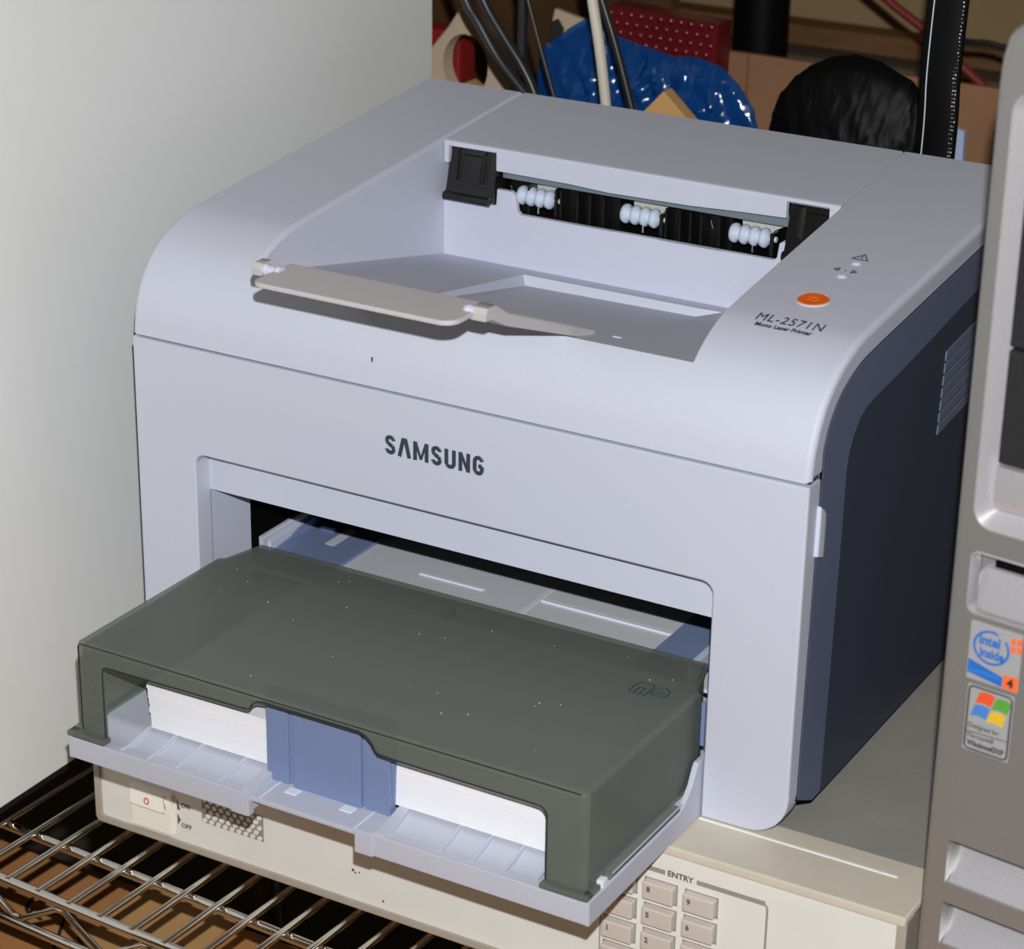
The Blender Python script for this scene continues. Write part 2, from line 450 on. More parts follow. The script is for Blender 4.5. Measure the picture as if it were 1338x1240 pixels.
# exit rollers
rp = [(0.0, 0.0012), (0.0, 0.0030)]
n4 = 4; L = 0.0235
for k in range(n4):
    a0 = L*k/n4; a1 = L*(k+1)/n4
    for f, r in ((0.04, 0.0036), (0.16, 0.0050), (0.45, 0.0056), (0.7, 0.0053), (0.88, 0.0036)):
        rp.append((a0+(a1-a0)*f, r))
rp += [(L, 0.0030), (L, 0.0012)]
for i, x in enumerate((0.1130, 0.1795, 0.2462)):
    rl = obj('exit_roller', lathe(bmesh.new(), rp, 22), 'roller', P, loc=(x, 0.2140, 0.2297), smooth=60)
    obj('roller_axle', lathe(bmesh.new(), [(L-0.001, 0.0016), (L+0.0038, 0.0016)], 10), 'white_pl', rl)
    obj('axle_bracket', box(bmesh.new(), L+0.0006, L+0.003, -0.0026, 0.006, -0.012, 0.0035, 0.0006), 'black', rl)
    fb = bmesh.new()
    prism(fb, [(0.0045, -0.0005), (0.0225, 0.0005), (0.0225, 0.0105), (0.0035, 0.0105)], 'y', 0.0062, 0.0072)
    prism(fb, [(0.0225, 0.0025), (0.0290, 0.0060), (0.0290, 0.0105), (0.0225, 0.0105)], 'y', 0.0066, 0.0076)
    obj('paper_flapper', fb, 'flapper', rl)
    obj('spring', tube(bmesh.new(), [(L*0.66, -0.0045, -0.0078), (L*0.66, -0.0045, -0.0040)], 0.0006, 8), 'chrome_dot', rl)
    obj('metal_finger', tube(bmesh.new(), [(-0.0075 if i == 0 else -0.014, 0.004, 0.003), (-0.0055 if i == 0 else -0.012, 0.003, -0.0010)], 0.0007, 8), 'chrome_dot', rl)
# latches
for i, (x0, x1) in enumerate(((0.0705, 0.1022), (0.2826, 0.3155))):
    bm = bmesh.new()
    prism(bm, [(YB+0.012, 0.2545), (YB+0.0032, 0.2535), (YB-0.0022, 0.2310), (YB-0.0032, 0.2285), (YB-0.0038, 0.2255), (YB-0.0012, 0.2238), (YB+0.004, 0.2238), (YB+0.012, 0.2300)],
          'x', x0, x1, 0.0006, 0.0006, seg=2)
    lt = obj('fuser_latch', bm, 'black', P)
    for x in (x0+0.0065, x1-0.0080):
        obj('latch_rib', prism(bmesh.new(), [(YB+0.004, 0.2530), (YB-0.0008, 0.2515), (YB-0.0040, 0.2365), (YB-0.0015, 0.2350), (YB+0.004, 0.2360)], 'x', x, x+0.0016, 0.0003, 0.0003, seg=2), 'black', lt)
    obj('latch_pad', prism(bmesh.new(), [(YB+0.004, 0.2505), (YB+0.0012, 0.2495), (YB-0.0024, 0.2345), (YB+0.004, 0.2345)], 'x', x0+0.010, x1-0.0095), 'black', lt)
    obj('latch_edge', lathe(bmesh.new(), [(x0-0.0004, 0.0001), (x0, 0.0026), (x1-0.002, 0.0026), (x1-0.0016, 0.0001)], 14, Matrix.Translation((0, YB-0.0040, 0.2256))), 'black', lt)

# button, lights and printed marks on the right rail
tilt = math.atan(0.083)
def on_top(x, y, dz=0.0): return (x, y, prof_z(y)+dz)
bw = obj('power_button', lathe(bmesh.new(), [(-0.003, 0.0077), (0.0002, 0.0077), (0.0006, 0.0072), (0.0004, 0.0055), (0.0003, 0.0)], 40, axis='z'), 'orange', P, loc=on_top(0.3508, 0.0826, 0.0003), rot=(tilt, 0, 0))
obj('button_rim', lathe(bmesh.new(), [(-0.003, 0.0083), (0.00015, 0.0083), (0.0003, 0.0080), (-0.0001, 0.0077), (-0.003, 0.0077)], 40, axis='z'), 'shell_in', bw)
sy = bmesh.new()
tri = [(0.0030*math.cos(R(a)), 0.0026*math.sin(R(a))) for a in (-150, -60, 0, 60, 150)]
for a, b in zip(tri, tri[1:]+tri[:1]):
    tube(sy, [(a[0], a[1], 0.0004), (b[0], b[1], 0.0004)], 0.00022, 6)
obj('stop_symbol', sy, 'orange', bw)
for x, y, on in ((0.3512, 0.1163, 1), (0.3512, 0.1345, 0)):
    le = obj('status_light', lathe(bmesh.new(), [(-0.002, 0.0021), (0.0004, 0.0021), (0.0006, 0.0017), (0.0007, 0.0)], 20, axis='z'), 'white_pl', P, loc=on_top(x, y, 0.0001), rot=(tilt, 0, 0))
    obj('light_rim', lathe(bmesh.new(), [(-0.001, 0.0028), (0.0003, 0.0028), (0.0003, 0.0022), (-0.001, 0.0022)], 20, axis='z'), 'shell_in', le)
def marks(name, segs, r=0.0003, m='ink'):
    b_ = bmesh.new()
    for a, c in segs:
        tube(b_, [on_top(a[0], a[1], 0.0001), on_top(c[0], c[1], 0.0001)], r, 6)
    return obj(name, b_, m, P)
tx, ty = 0.3508, 0.1405
marks('warning_icon', [((tx-0.0042, ty-0.0008), (tx+0.0042, ty-0.0008)), ((tx+0.0042, ty-0.0008), (tx, ty+0.0062)), ((tx, ty+0.0062), (tx-0.0042, ty-0.0008)), ((tx, ty+0.001), (tx, ty+0.0036))])
tx, ty = 0.3500, 0.1235
marks('network_icon', [((tx-0.0060, ty), (tx-0.0035, ty+0.0018)), ((tx-0.0060, ty), (tx-0.0035, ty-0.0018)), ((tx-0.0035, ty+0.0018), (tx-0.0035, ty-0.0018)),
                       ((tx+0.0060, ty), (tx+0.0035, ty+0.0018)), ((tx+0.0060, ty), (tx+0.0035, ty-0.0018)), ((tx+0.0035, ty+0.0018), (tx+0.0035, ty-0.0018)), ((tx-0.0004, ty), (tx+0.0004, ty))])
def lay_text(s, x, y, size, name, width, **k):
    b_ = text_bm(s, size, width=width, **k)
    for v in b_.verts:
        c_ = v.co.copy(); v.co = Vector((x+c_.x, y+c_.y, prof_z(y+c_.y)+0.00018+c_.z))
    return obj(name, b_, 'ink', P, smooth=None)
lay_text('ML-2571N', 0.3345, 0.0515, 0.0102, 'model_lettering', 0.0338, bold=0.0, spacing=1.12)
lay_text('Mono Laser Printer', 0.3365, 0.0466, 0.0042, 'subtitle_lettering', 0.0290, bold=0.0001)

# output support: arms and hinged flap held out over the front
zf, yq = 0.2645, -0.0625
bm = bmesh.new()
for x in (0.1290, 0.2505):
    s = -1 if x < 0.19 else 1
    arm = [(yq-0.0032, zf+0.0010), (yq-0.0010, zf+0.0032), (yq+0.006, zf+0.0032), (yq+0.018, zf-0.0042), (0.0415, fz(0.0415)+0.0018), (0.0415, fz(0.0415)-0.0005), (0.022, fz(0.022)+0.0002), (yq+0.016, zf-0.0100), (yq+0.003, zf-0.0032), (yq-0.0026, zf-0.0026)]
    prism(bm, arm, 'x', x-0.0042 if s > 0 else x-0.0028, x+0.0042 if s > 0 else x+0.0028, 0.0006, 0.0006, seg=2)
box(bm, 0.1290, 0.2505, 0.030, 0.0405, fz(0.035)-0.0002, fz(0.035)+0.0014, 0.0004)
sup = obj('output_support', bm, 'flap', P)
fp = rrect(0.1385, 0.2480, -0.0835, -0.0510, 0.006, 5, rs=(0.005, 0.008, 0.0015, 0.0015))
bm = bmesh.new(); prism(bm, [(x, y) for x, y in fp], 'z', zf-0.0012, zf+0.0012, 0.0005, 0.0005, seg=3)
flap = obj('support_flap', bm, 'flap', sup)
for x0, x1 in ((0.1315, 0.1420), (0.2430, 0.2480)):
    obj('hinge_pin', lathe(bmesh.new(), [(x0, 0.0001), (x0, 0.0028), (x0+0.002, 0.0032), (x0+0.0035, 0.0024), (x1-0.003, 0.0024), (x1-0.002, 0.003), (x1, 0.0028), (x1, 0.0001)], 14, Matrix.Translation((0, yq-0.0005, zf+0.0004))), 'shell_in', sup)
obj('alignment_mark', box(bmesh.new(), 0.2635, 0.2680, 0.0430, 0.0440, fz(0.0435)-0.0003, fz(0.0435)+0.0006), 'shell_in', P)
obj('front_tick_mark', box(bmesh.new(), 0.1500, 0.1503, 0.0012, 0.0040, 0.2015, 0.2040), 'gap', P)

# front door with U-shaped tray opening
out = [(0.0, 0.022)]+[(0.022-0.022*math.cos(R(a)), 0.022-0.022*math.sin(R(a))) for a in (22, 45, 67)]+[(0.022, 0.0), (0.0387, 0.0)]
zr = 0.1278
out += [(0.0387, zr-0.006)]+[(0.0447-0.006*math.cos(R(a)), zr-0.006+0.006*math.sin(R(a))) for a in (22, 45, 67)]+[(0.0447, zr), (0.3372, zr)]
out += [(0.3372+0.006*math.sin(R(a)), zr-0.006+0.006*math.cos(R(a))) for a in (22, 45, 67)]+[(0.3432, zr-0.006), (0.3432, 0.0), (0.3670, 0.0)]
out += [(0.3670+0.022*math.sin(R(a)), 0.022-0.022*math.cos(R(a))) for a in (15, 30, 45, 60, 75)]+[(W_, 0.022), (W_, 0.1872), (0.0, 0.1872)]
bm = bmesh.new(); prism(bm, out, 'y', 0.0, 0.0128, 0.0012, 0.0, seg=3)
door = obj('front_door', bm, 'shell', P)
bm = bmesh.new()
box(bm, 0.0345, 0.0387, 0.0125, 0.0482, 0.004, 0.131)        # left cheek
box(bm, 0.3432, 0.3470, 0.0125, 0.0482, 0.004, 0.131)        # right cheek
box(bm, 0.0385, 0.3434, 0.0122, 0.0160, 0.1036, 0.133)       # lintel
box(bm, 0.0385, 0.3434, 0.0160, 0.0320, 0.1052, 0.108)
obj('tray_surround', bm, 'shell_in', P)
bm = bmesh.new(); box(bm, 0.0015, W_-0.0015, 0.004, 0.0135, 0.1874, 0.1895)
obj('door_seam', bm, 'gap', P)
bm = bmesh.new(); prism(bm, [(0.0108, 0.1490), (0.0180, 0.1462), (0.0185, 0.1680), (0.0158, 0.1715), (0.0112, 0.1745)], 'x', 0.380, 0.3912, 0.0, 0.0008, seg=2)
obj('door_tab', bm, 'shell_in', P)
# SAMSUNG lettering built from strokes
def samsung(x0, x1, z0, h):
    b_ = bmesh.new(); n = 7; gap = 0.10; cw = (x1-x0)/(n-gap); 
    cnt = [0]
    def st(pts, ox, wd, tk):
        for a, c_ in zip(pts, pts[1:]):
            ax, az = ox+a[0]*wd, z0+a[1]*h; bx, bz = ox+c_[0]*wd, z0+c_[1]*h
            cnt[0] += 1; e_ = 0.000004*(cnt[0] % 12)
            d = Vector((bx-ax, bz-az)); d.normalize(); nn = Vector((-d.y, d.x))*tk*0.5
            prism(b_, [(ax+nn.x, az+nn.y), (ax-nn.x, az-nn.y), (bx-nn.x, bz-nn.y), (bx+nn.x, bz+nn.y)], 'y', -0.00030-e_, 0.0002)
    def arc(cx, cz, rx, rz, a0, a1, k=8): return [(cx+rx*math.cos(R(a0+(a1-a0)*i/k)), cz+rz*math.sin(R(a0+(a1-a0)*i/k))) for i in range(k+1)]
    S_ = arc(0.5, 0.74, 0.36, 0.175, 0, 180)+[(0.17, 0.66), (0.30, 0.555), (0.70, 0.445), (0.83, 0.34)]+arc(0.5, 0.26, 0.36, 0.175, 0, -180)
    G_ = arc(0.5, 0.72, 0.36, 0.20, 5, 180)+arc(0.5, 0.28, 0.36, 0.20, 180, 360)+[(0.86, 0.47), (0.52, 0.47)]
    letters = [[S_], [[(0.08, 0), (0.42, 1)], [(0.58, 1), (0.92, 0)], [(0.40, 0.93), (0.60, 0.93)]],
               [[(0.10, 0), (0.10, 1)], [(0.90, 0), (0.90, 1)], [(0.14, 1), (0.5, 0.08)], [(0.5, 0.08), (0.86, 1)]], [S_],
               [[(0.14, 1)]+arc(0.5, 0.26, 0.36, 0.185, 180, 360)+[(0.86, 1)]],
               [[(0.14, 0), (0.14, 1)], [(0.86, 0), (0.86, 1)], [(0.16, 0.98), (0.84, 0.02)]], [G_]]
    ws = [0.92, 1.06, 1.24, 0.92, 0.96, 0.98, 0.92]; tot = sum(ws); ox = x0; unit = (x1-x0)/(tot-0.24)
    for i, le in enumerate(letters):
        for q, s in enumerate(le):
            thin = 0.0013 if (i == 2 and q > 1) else (0.0016 if (i == 5 and q == 2) else 0.0021)
            st(s, ox, unit*(ws[i]-0.24), thin)
        ox += unit*ws[i]
    return b_
obj('brand_lettering', samsung(0.1590, 0.2163, 0.1550, 0.0100), 'ink', P, smooth=None)

# charcoal sides and lower body
body_prof = [(0.0150, 0.0180), (0.0300, 0.0085), (REAR-0.001, 0.0085), (REAR-0.001, TOPZ(REAR)-0.016)]
arc_in = [p for p in inset(front_curve+[(REAR, TOPZ(REAR)), (REAR, 0.0), (0.0, 0.0)], 0.0122)[:len(front_curve)]]
arc_in = [(max(0.0141, y), z) for y, z in arc_in if z > 0.192]
side = [(0.0108, 0.0180), (0.0300, 0.0085), (REAR-0.001, 0.0085), (REAR-0.001, TOPZ(REAR)-0.0125)]+[p for p in reversed(arc_in)]+[(0.0141, 0.185), (0.0135, 0.1760)]
inner = [(0.0395, 0.0085), (REAR-0.002, 0.0085), (REAR-0.002, 0.234), (0.1104, 0.2115), (0.078, 0.2086), (0.0638, 0.2068), (0.0555, 0.2035), (0.0490, 0.1975), (0.0445, 0.190), (0.0430, 0.182), (0.0428, 0.1474)]
for sx in (1, -1):
    X = lambda a: a if sx > 0 else W_-a
    lo, hi = sorted((X(0.3868), X(0.3893)))
    bm = bmesh.new(); prism(bm, side, 'x', lo, hi, 0.0002, 0.0002, seg=1)
    sp = obj('side_panel', bm, 'slate', P)
    lo, hi = sorted((X(0.3890), X(0.3896)))
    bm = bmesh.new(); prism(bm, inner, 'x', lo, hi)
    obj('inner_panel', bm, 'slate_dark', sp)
    lo, hi = sorted((X(0.3880), X(0.38912)))
    bm = bmesh.new(); prism(bm, inset(side, -0.0007), 'x', lo, hi)
    obj('panel_gap', bm, 'hollow', sp)
    for k in range(7):
        z0 = 0.1575+k*0.0066
        y0 = 0.1655+0.0005*k
        lo, hi = sorted((X(0.3895), X(0.3903)))
        bm = bmesh.new(); prism(bm, [(y0, z0), (y0+0.09, z0+0.008), (y0+0.09, z0+0.0130), (y0+0.0005, z0+0.0050)], 'x', lo, hi)
        obj('vent_slat', bm, 'slate_vent', sp)
bm = bmesh.new()
for x0, x1 in ((0.001, 0.0345), (0.3470, 0.3880)):
    prism(bm, [(0.0130, 0.0185), (0.030, 0.0088), (0.2995, 0.0088), (0.2995, 0.1525), (0.0130, 0.1525)], 'x', x0, x1)
box(bm, 0.030, 0.360, 0.200, 0.2995, 0.0088, 0.1525)
box(bm, 0.030, 0.360, 0.0335, 0.210, 0.109, 0.1518)
box(bm, XL, XR, 0.236, 0.2995, 0.15, 0.2525)
obj('lower_body', bm, 'slate_dark', P)
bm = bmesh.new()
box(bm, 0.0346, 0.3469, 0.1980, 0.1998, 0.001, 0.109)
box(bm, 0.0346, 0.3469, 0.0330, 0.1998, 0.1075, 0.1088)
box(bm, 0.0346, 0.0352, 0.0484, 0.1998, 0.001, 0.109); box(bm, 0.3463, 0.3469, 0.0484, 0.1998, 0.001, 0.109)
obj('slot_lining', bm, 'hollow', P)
for x, y in ((0.03, 0.05), (0.36, 0.05), (0.03, 0.27), (0.36, 0.27)):
    obj('foot', lathe(bmesh.new(), [(0.0002, 0.008), (0.009, 0.009)], 16, Matrix.Translation((x, y, 0)), axis='z'), 'rubber', P)

# ---- paper tray
TF = -0.1165
bm = bmesh.new()
zt = 0.0125
for x0, x1 in ((0.0395, 0.1525), (0.2155, 0.3422)):
    box(bm, x0, x1, TF, TF+0.0025, 0.0006, zt, 0.0007)                 # front lip
    box(bm, x0+0.001, x1-0.001, TF+0.001, 0.190, 0.0012, 0.0045)        # base
    box(bm, x0+0.002, x1-0.002, TF+0.001, TF+0.0085, 0.0045, zt-0.0012, 0.0008)
box(bm, 0.150, 0.218, TF+0.012, 0.190, 0.0012, 0.0045)
box(bm, 0.1470, 0.2280, TF+0.0008, -0.0890, 0.0086, 0.0114, 0.0006)     # thin central shelf
for x0, x1 in ((0.1425, 0.1525), (0.2155, 0.2250)):
    box(bm, x0-0.0004, x1+0.0004, TF-0.0008, TF+0.0042, 0.0002, zt+0.0004, 0.0006)
# sloping floor up to the paper
for x0, x1 in ((0.041, 0.147), (0.228, 0.3415)):
    prism(bm, [(TF+0.0020, 0.003), (TF+0.0020, 0.0118), (-0.1120, 0.0108), (-0.1060, 0.0102), (-0.1000, 0.0112), (-0.0950, 0.0133), (-0.0905, 0.0155), (0.190, 0.0155), (0.190, 0.003)], 'x', x0, x1)
for xa, xb in ((0.0391, 0.0420), (0.3397, 0.3426)):
    prism(bm, [(TF+0.0006, 0.0003), (0.190, 0.0006), (0.190, 0.034), (-0.004, 0.0320), (-0.006, 0.0295), (-0.010, 0.022), (-0.016, 0.0165), (-0.022, zt+0.0002), (TF+0.0006, zt+0.0002)], 'x', xa, xb, 0.0004, 0.0004, seg=2)
tray = obj('paper_tray', bm, 'tray', P)
rib = [(TF+0.0025, 0.0123), (-0.1080, 0.0126), (-0.1000, 0.0143), (-0.0945, 0.0162), (-0.0880, 0.0165), (-0.0880, 0.004), (TF+0.002, 0.004)]
me_rib = None
for x in (0.0825, 0.0995, 0.1170, 0.1435, 0.2310, 0.2630, 0.2805, 0.2980, 0.3150):
    if me_rib is None:
        b_ = bmesh.new(); prism(b_, rib, 'x', -0.0006, 0.0006, 0.0003, 0.0003, seg=1); me_rib = finish(b_, 'tray_rib')
    obj('tray_rib', me_rib, 'tray', tray, loc=(x, 0, 0), rot=(0, 0, R(-6) if x < 0.2 else R(-2)))
for x0 in (0.1470, 0.2250):
    b_ = bmesh.new(); prism(b_, [(TF+0.001, 0.0085), (TF+0.001, 0.0132), (-0.100, 0.0150), (-0.0885, 0.0172), (-0.0885, 0.0085)], 'x', x0, x0+0.0060, 0.0005, 0.0005, seg=2)
    obj('tray_shoulder', b_, 'tray', tray)
for x in (0.1685, 0.2010):
    obj('shelf_pad', box(bmesh.new(), x-0.0035, x+0.0035, -0.1040, -0.0985, 0.0112, 0.0119, 0.0002, 1), 'white_pl', tray)
for x in (0.1580, 0.2135):
    obj('shelf_score', box(bmesh.new(), x-0.0003, x+0.0003, TF+0.002, -0.0960, 0.0112, 0.0118), 'white_pl', tray)
obj('side_clip', box(bmesh.new(), 0.3380, 0.3420, -0.1015, -0.0965, 0.0125, 0.0165, 0.0008), 'white_pl', tray)
# blue paper stop in the middle
bm = bmesh.new()
box(bm, 0.1500, 0.1632, -0.0968, -0.0938, 0.0114, 0.0632, 0.0005)
box(bm, 0.1632, 0.1665, -0.0952, -0.0938, 0.0114, 0.0632)
box(bm, 0.1665, 0.2062, -0.0975, -0.0938, 0.0100, 0.0632, 0.0006)
box(bm, 0.2062, 0.2080, -0.0952, -0.0938, 0.0114, 0.0632)
prism(bm, [(0.2080, 0.0114), (0.2228, 0.0114), (0.2215, 0.0625), (0.2080, 0.0632)], 'y', -0.0968, -0.0938, 0.0004, 0.0004, seg=2)
guide = obj('paper_stop', bm, 'blue', tray)
obj('stop_wing', prism(bmesh.new(), [(0.2205, 0.0114), (0.2230, 0.0114), (0.2250, 0.0625), (0.2205, 0.0625)], 'y', -0.0945, -0.0928), 'blue', guide)
for z in (0.0535, 0.0575):
    obj('stop_ridge', box(bmesh.new(), 0.1720, 0.1990, -0.0981, -0.0972, z-0.0004, z+0.0004, 0.0002, 1), 'blue', guide)
# manual feed plate seen inside the slot
bm = bmesh.new(); box(bm, 0.0355, 0.3460, 0.0450, 0.195, 0.0430, 0.0450)
plate = obj('feed_plate', bm, 'plate', P)
obj('plate_strip', box(bmesh.new(), 0.1263, 0.1675, 0.0845, 0.0875, 0.0450, 0.0460, 0.0003, 1), 'white_pl', plate)
obj('plate_strip', box(bmesh.new(), 0.2010, 0.2805, 0.0895, 0.0938, 0.0450, 0.0462, 0.0004, 1), 'white_pl', plate)
obj('plate_seam', box(bmesh.new(), 0.1972, 0.2000, 0.046, 0.19, 0.0450, 0.0453), 'white_pl', plate)
gl = obj('feed_guide', prism(bmesh.new(), rrect(0.0400, 0.0845, 0.0460, 0.19, 0.002, 4), 'z', 0.0450, 0.0466, 0, 0.0004, seg=2), 'blue', P)
obj('guide_lip', prism(bmesh.new(), [(0.05, 0.0450), (0.19, 0.0450), (0.19, 0.0520), (0.106, 0.0520), (0.092, 0.0505), (0.084, 0.0480)], 'x', 0.0400, 0.0415), 'blue', gl)
obj('guide_label', box(bmesh.new(), 0.0610, 0.0670, 0.0885, 0.112, 0.0466, 0.0469), 'plate', gl)
obj('guide_tab', box(bmesh.new(), 0.0480, 0.0570, 0.1030, 0.1060, 0.0466, 0.0495, 0.0005), 'blue', gl)
gr = obj('feed_guide', box(bmesh.new(), 0.2805, 0.3150, 0.0460, 0.19, 0.0450, 0.0466, 0.0003, 1), 'blue', P)
obj('guide_lip', box(bmesh.new(), 0.3105, 0.3145, 0.0460, 0.10, 0.0466, 0.0560, 0.0006), 'roller', gr)
for k in range(7):
    obj('guide_ridge', box(bmesh.new(), 0.3380, 0.3400, 0.006+k*0.005, 0.0075+k*0.005, 0.036, 0.060), 'blue', gr)
bm = bmesh.new(); prism(bm, [(0.0356, 0.0450), (0.0385, 0.0450), (0.0385, 0.0550), (0.0375, 0.0562), (0.0356, 0.0562)], 'y', 0.0600, 0.112)
box(bm, 0.0356, 0.0400, 0.0650, 0.110, 0.0450, 0.0520, 0.0006)
obj('side_block', bm, 'shell_in', P)

# ---- smoky tray cover
plan = [(0.0435, -0.1090), (0.0465, -0.1120), (0.3350, -0.1120), (0.3380, -0.1090), (0.3380, 0.0050), (0.3345, 0.0085), (0.3275, 0.0360), (0.0545, 0.0360), (0.0478, 0.0105), (0.0445, 0.0080)]
o_ = bmesh.new(); prism(o_, plan, 'z', 0.0128, 0.0662, 0.0, 0.0030, seg=4)
i_ = bmesh.new(); prism(i_, [(x, y if y < 0.02 else 0.06) for x, y in inset(plan, 0.0020)], 'z', 0.0, 0.0642, 0.0, 0.0015, seg=2)
cutp = [(0.0607, -0.01), (0.0607, 0.0530)]+[(0.0637-0.003*math.cos(R(a)), 0.0530+0.003*math.sin(R(a))) for a in (30, 60, 90)]
cutp += [(0.1500, 0.0572), (0.1516, 0.0580), (0.1535, 0.0610), (0.1560, 0.0630), (0.1600, 0.0638), (0.2150, 0.0636), (0.2190, 0.0622), (0.2220, 0.0595), (0.2240, 0.0560), (0.2258, 0.0545), (0.2358, 0.0540)]
cutp += [(0.3105, 0.0536)]+[(0.3125+0.0048*math.sin(R(a)), 0.0488+0.0048*math.cos(R(a))) for a in (20, 45, 70, 90)]+[(0.3173, -0.01)]
c_ = bmesh.new(); prism(c_, cutp, 'y', -0.130, -0.1062)
me = boolean(o_, [i_, c_])
cover = obj('tray_cover', me, 'smoke', P)
M['smoke_edge'] = mat('dark_smoky_edge', (40, 46, 42), 0.35)
b_ = bmesh.new()
tube(b_, [(x, -0.1121, max(z, 0.0156)) for x, z in cutp], 0.00045, 6)
obj('opening_edge', b_, 'smoke_edge', cover, smooth=60)
b_ = bmesh.new(); tube(b_, [(0.0452, -0.1110, 0.0158), (0.0450, -0.1110, 0.0635), (0.0466, -0.1113, 0.0651), (0.3345, -0.1113, 0.0651)], 0.0004, 6)
obj('front_edge', b_, 'smoke_edge', cover, smooth=60)
bm = bmesh.new()
box(bm, 0.0385, 0.0625, -0.1165, -0.1100, 0.0126, 0.0156, 0.0008)
box(bm, 0.0385, 0.0440, -0.1150, -0.0250, 0.0126, 0.0156, 0.0008)
obj('cover_flange', bm, 'smoke', cover)
bm = bmesh.new()
box(bm, 0.3160, 0.3415, -0.1165, -0.1100, 0.0126, 0.0156, 0.0008)
box(bm, 0.3375, 0.3415, -0.1150, -0.1025, 0.0126, 0.0156, 0.0008); box(bm, 0.3375, 0.3415, -0.0950, -0.0200, 0.0126, 0.0156, 0.0008)
obj('cover_flange', bm, 'smoke', cover)
b_ = bmesh.new()
for a, c in (((0, 0), (0.009, 0)), ((0.009, 0), (0.009, 0.009)), ((0.009, 0.009), (0.002, 0.009)), ((0.002, 0.009), (0, 0.006)), ((0, 0.006), (0, 0)), ((0.003, 0), (0.003, 0.005)), ((0.003, 0.005), (0.006, 0.005)), ((0.006, 0.005), (0.006, 0)),
             ((0.0105, 0.002), (0.0185, 0.002)), ((0.0185, 0.002), (0.0185, 0.007)), ((0.0185, 0.007), (0.0145, 0.0095)), ((0.0145, 0.0095), (0.0105, 0.007)), ((0.0105, 0.007), (0.0105, 0.002)), ((0.0125, 0.004), (0.0165, 0.004)), ((0.0125, 0.006), (0.0165, 0.006))):
    tube(b_, [(0.3070+a[0], -0.0130+a[1]*1.3, 0.0662), (0.3070+c[0], -0.0130+c[1]*1.3, 0.0662)], 0.00035, 6)
obj('embossed_icon', b_, 'ink', cover)
obj('rear_arrow', prism(bmesh.new(), [(0.184, 0.012), (0.192, 0.012), (0.188, 0.022)], 'z', 0.0662, 0.0666), 'smoke', cover)
b_ = bmesh.new()
dr = random.Random(3)
for k in range(26):
    x, y = dr.uniform(0.06, 0.33), dr.uniform(-0.10, 0.02); r = dr.uniform(0.00015, 0.00042)
    lathe(b_, [(0.06615, r), (0.0664, r*0.8), (0.0665, 0.0)], 6, Matrix.Translation((x, y, 0)), axis='z')
sp = obj('dust_specks', b_, 'white_pl', cover); sp['kind'] = 'stuff'

# ---- paper stack (a thing lying in the tray)
PS = thing('paper_stack', 'thick stack of white paper sheets lying in the printer tray', 'paper', (0.19, 0.03, 0.0166))
dr = random.Random(5); z = 0.0; k = 0
while z < 0.0225:
    h = 0.0028; dx, dy = dr.uniform(-0.0003, 0.0003), dr.uniform(-0.0002, 0.0002)
    obj('sheet_bundle', box(bmesh.new(), -0.1150+dx-0.0002*k, 0.1165+dx, -0.1228+dy, 0.155, z, z+h-0.00004), 'paper', PS)
    z += h; k += 1

# ================================================================== TEST INSTRUMENT
HX0, HX1, HY, HZ0 = -0.0165, 0.4655, -0.0325, -0.0972
H = thing('test_instrument', 'cream bench test instrument with keypad and power switch under the printer', 'instrument', (0, 0, -0.1025))
dz = 0.1025
def hobj(name, bm, m, parent=H, **k):
    o = obj(name, bm, m, parent, **k)
    if parent is H: o.location = (o.location[0], o.location[1], o.location[2]+dz)
    return o
bm = bmesh.new(); box(bm, HX0+0.0012, HX1-0.0012, HY+0.0015, HY+0.02, HZ0+0.0015, -0.0005)
hobj('front_panel', bm, 'beige')
# bezel frame around the panel
fr = bmesh.new(); prism(fr, rrect(HX0, HX1, HZ0, -0.0014, 0.004, 4, rs=(0.004, 0.004, 0.002, 0.002)), 'y', HY-0.0005, HY+0.010, 0.0010, 0, seg=2)
ct = bmesh.new(); prism(ct, rrect(HX0+0.0042, HX1-0.0050, HZ0+0.0042, -0.0025, 0.003, 4), 'y', HY-0.01, HY+0.03)
hobj('bezel_frame', boolean(fr, [ct]), 'beige_edge')
bm = bmesh.new()
prism(bm, [(HY-0.0008, -0.0030), (HY-0.0006, -0.0012), (HY+0.0006, -0.0004), (-0.004, -0.0002), (0.0125, -0.0002), (0.0125, -0.006), (HY-0.0008, -0.0045)], 'x', HX0+0.001, HX1-0.0004, 0.0006, 0.0020, seg=3)
hobj('top_bezel', bm, 'beige_top')
hobj('bezel_ridge', box(bmesh.new(), 0.343, 0.4480, -0.0022, -0.0004, -0.0010, 0.0004, 0.0003, 1), 'beige')
bm = bmesh.new(); box(bm, HX0+0.004, HX1-0.004, 0.0115, 0.46, HZ0+0.002, -0.0005, 0.001)
hobj('metal_cover', bm, 'grey_metal')
bm = bmesh.new(); prism(bm, [(HY+0.008, HZ0+0.002), (0.012, HZ0+0.002), (0.012, -0.001), (-0.010, -0.0012), (HY+0.008, -0.004)], 'x', HX1-0.010, HX1-0.0010, 0, 0.001, seg=2)
hobj('side_cheek', bm, 'beige_edge')
for x, y in ((0.02, 0.03), (0.43, 0.03), (0.02, 0.42), (0.43, 0.42)):
    hobj('foot', box(bmesh.new(), x-0.012, x+0.012, y-0.012, y+0.012, -0.1025, HZ0+0.003, 0.0008, 1), 'rubber')
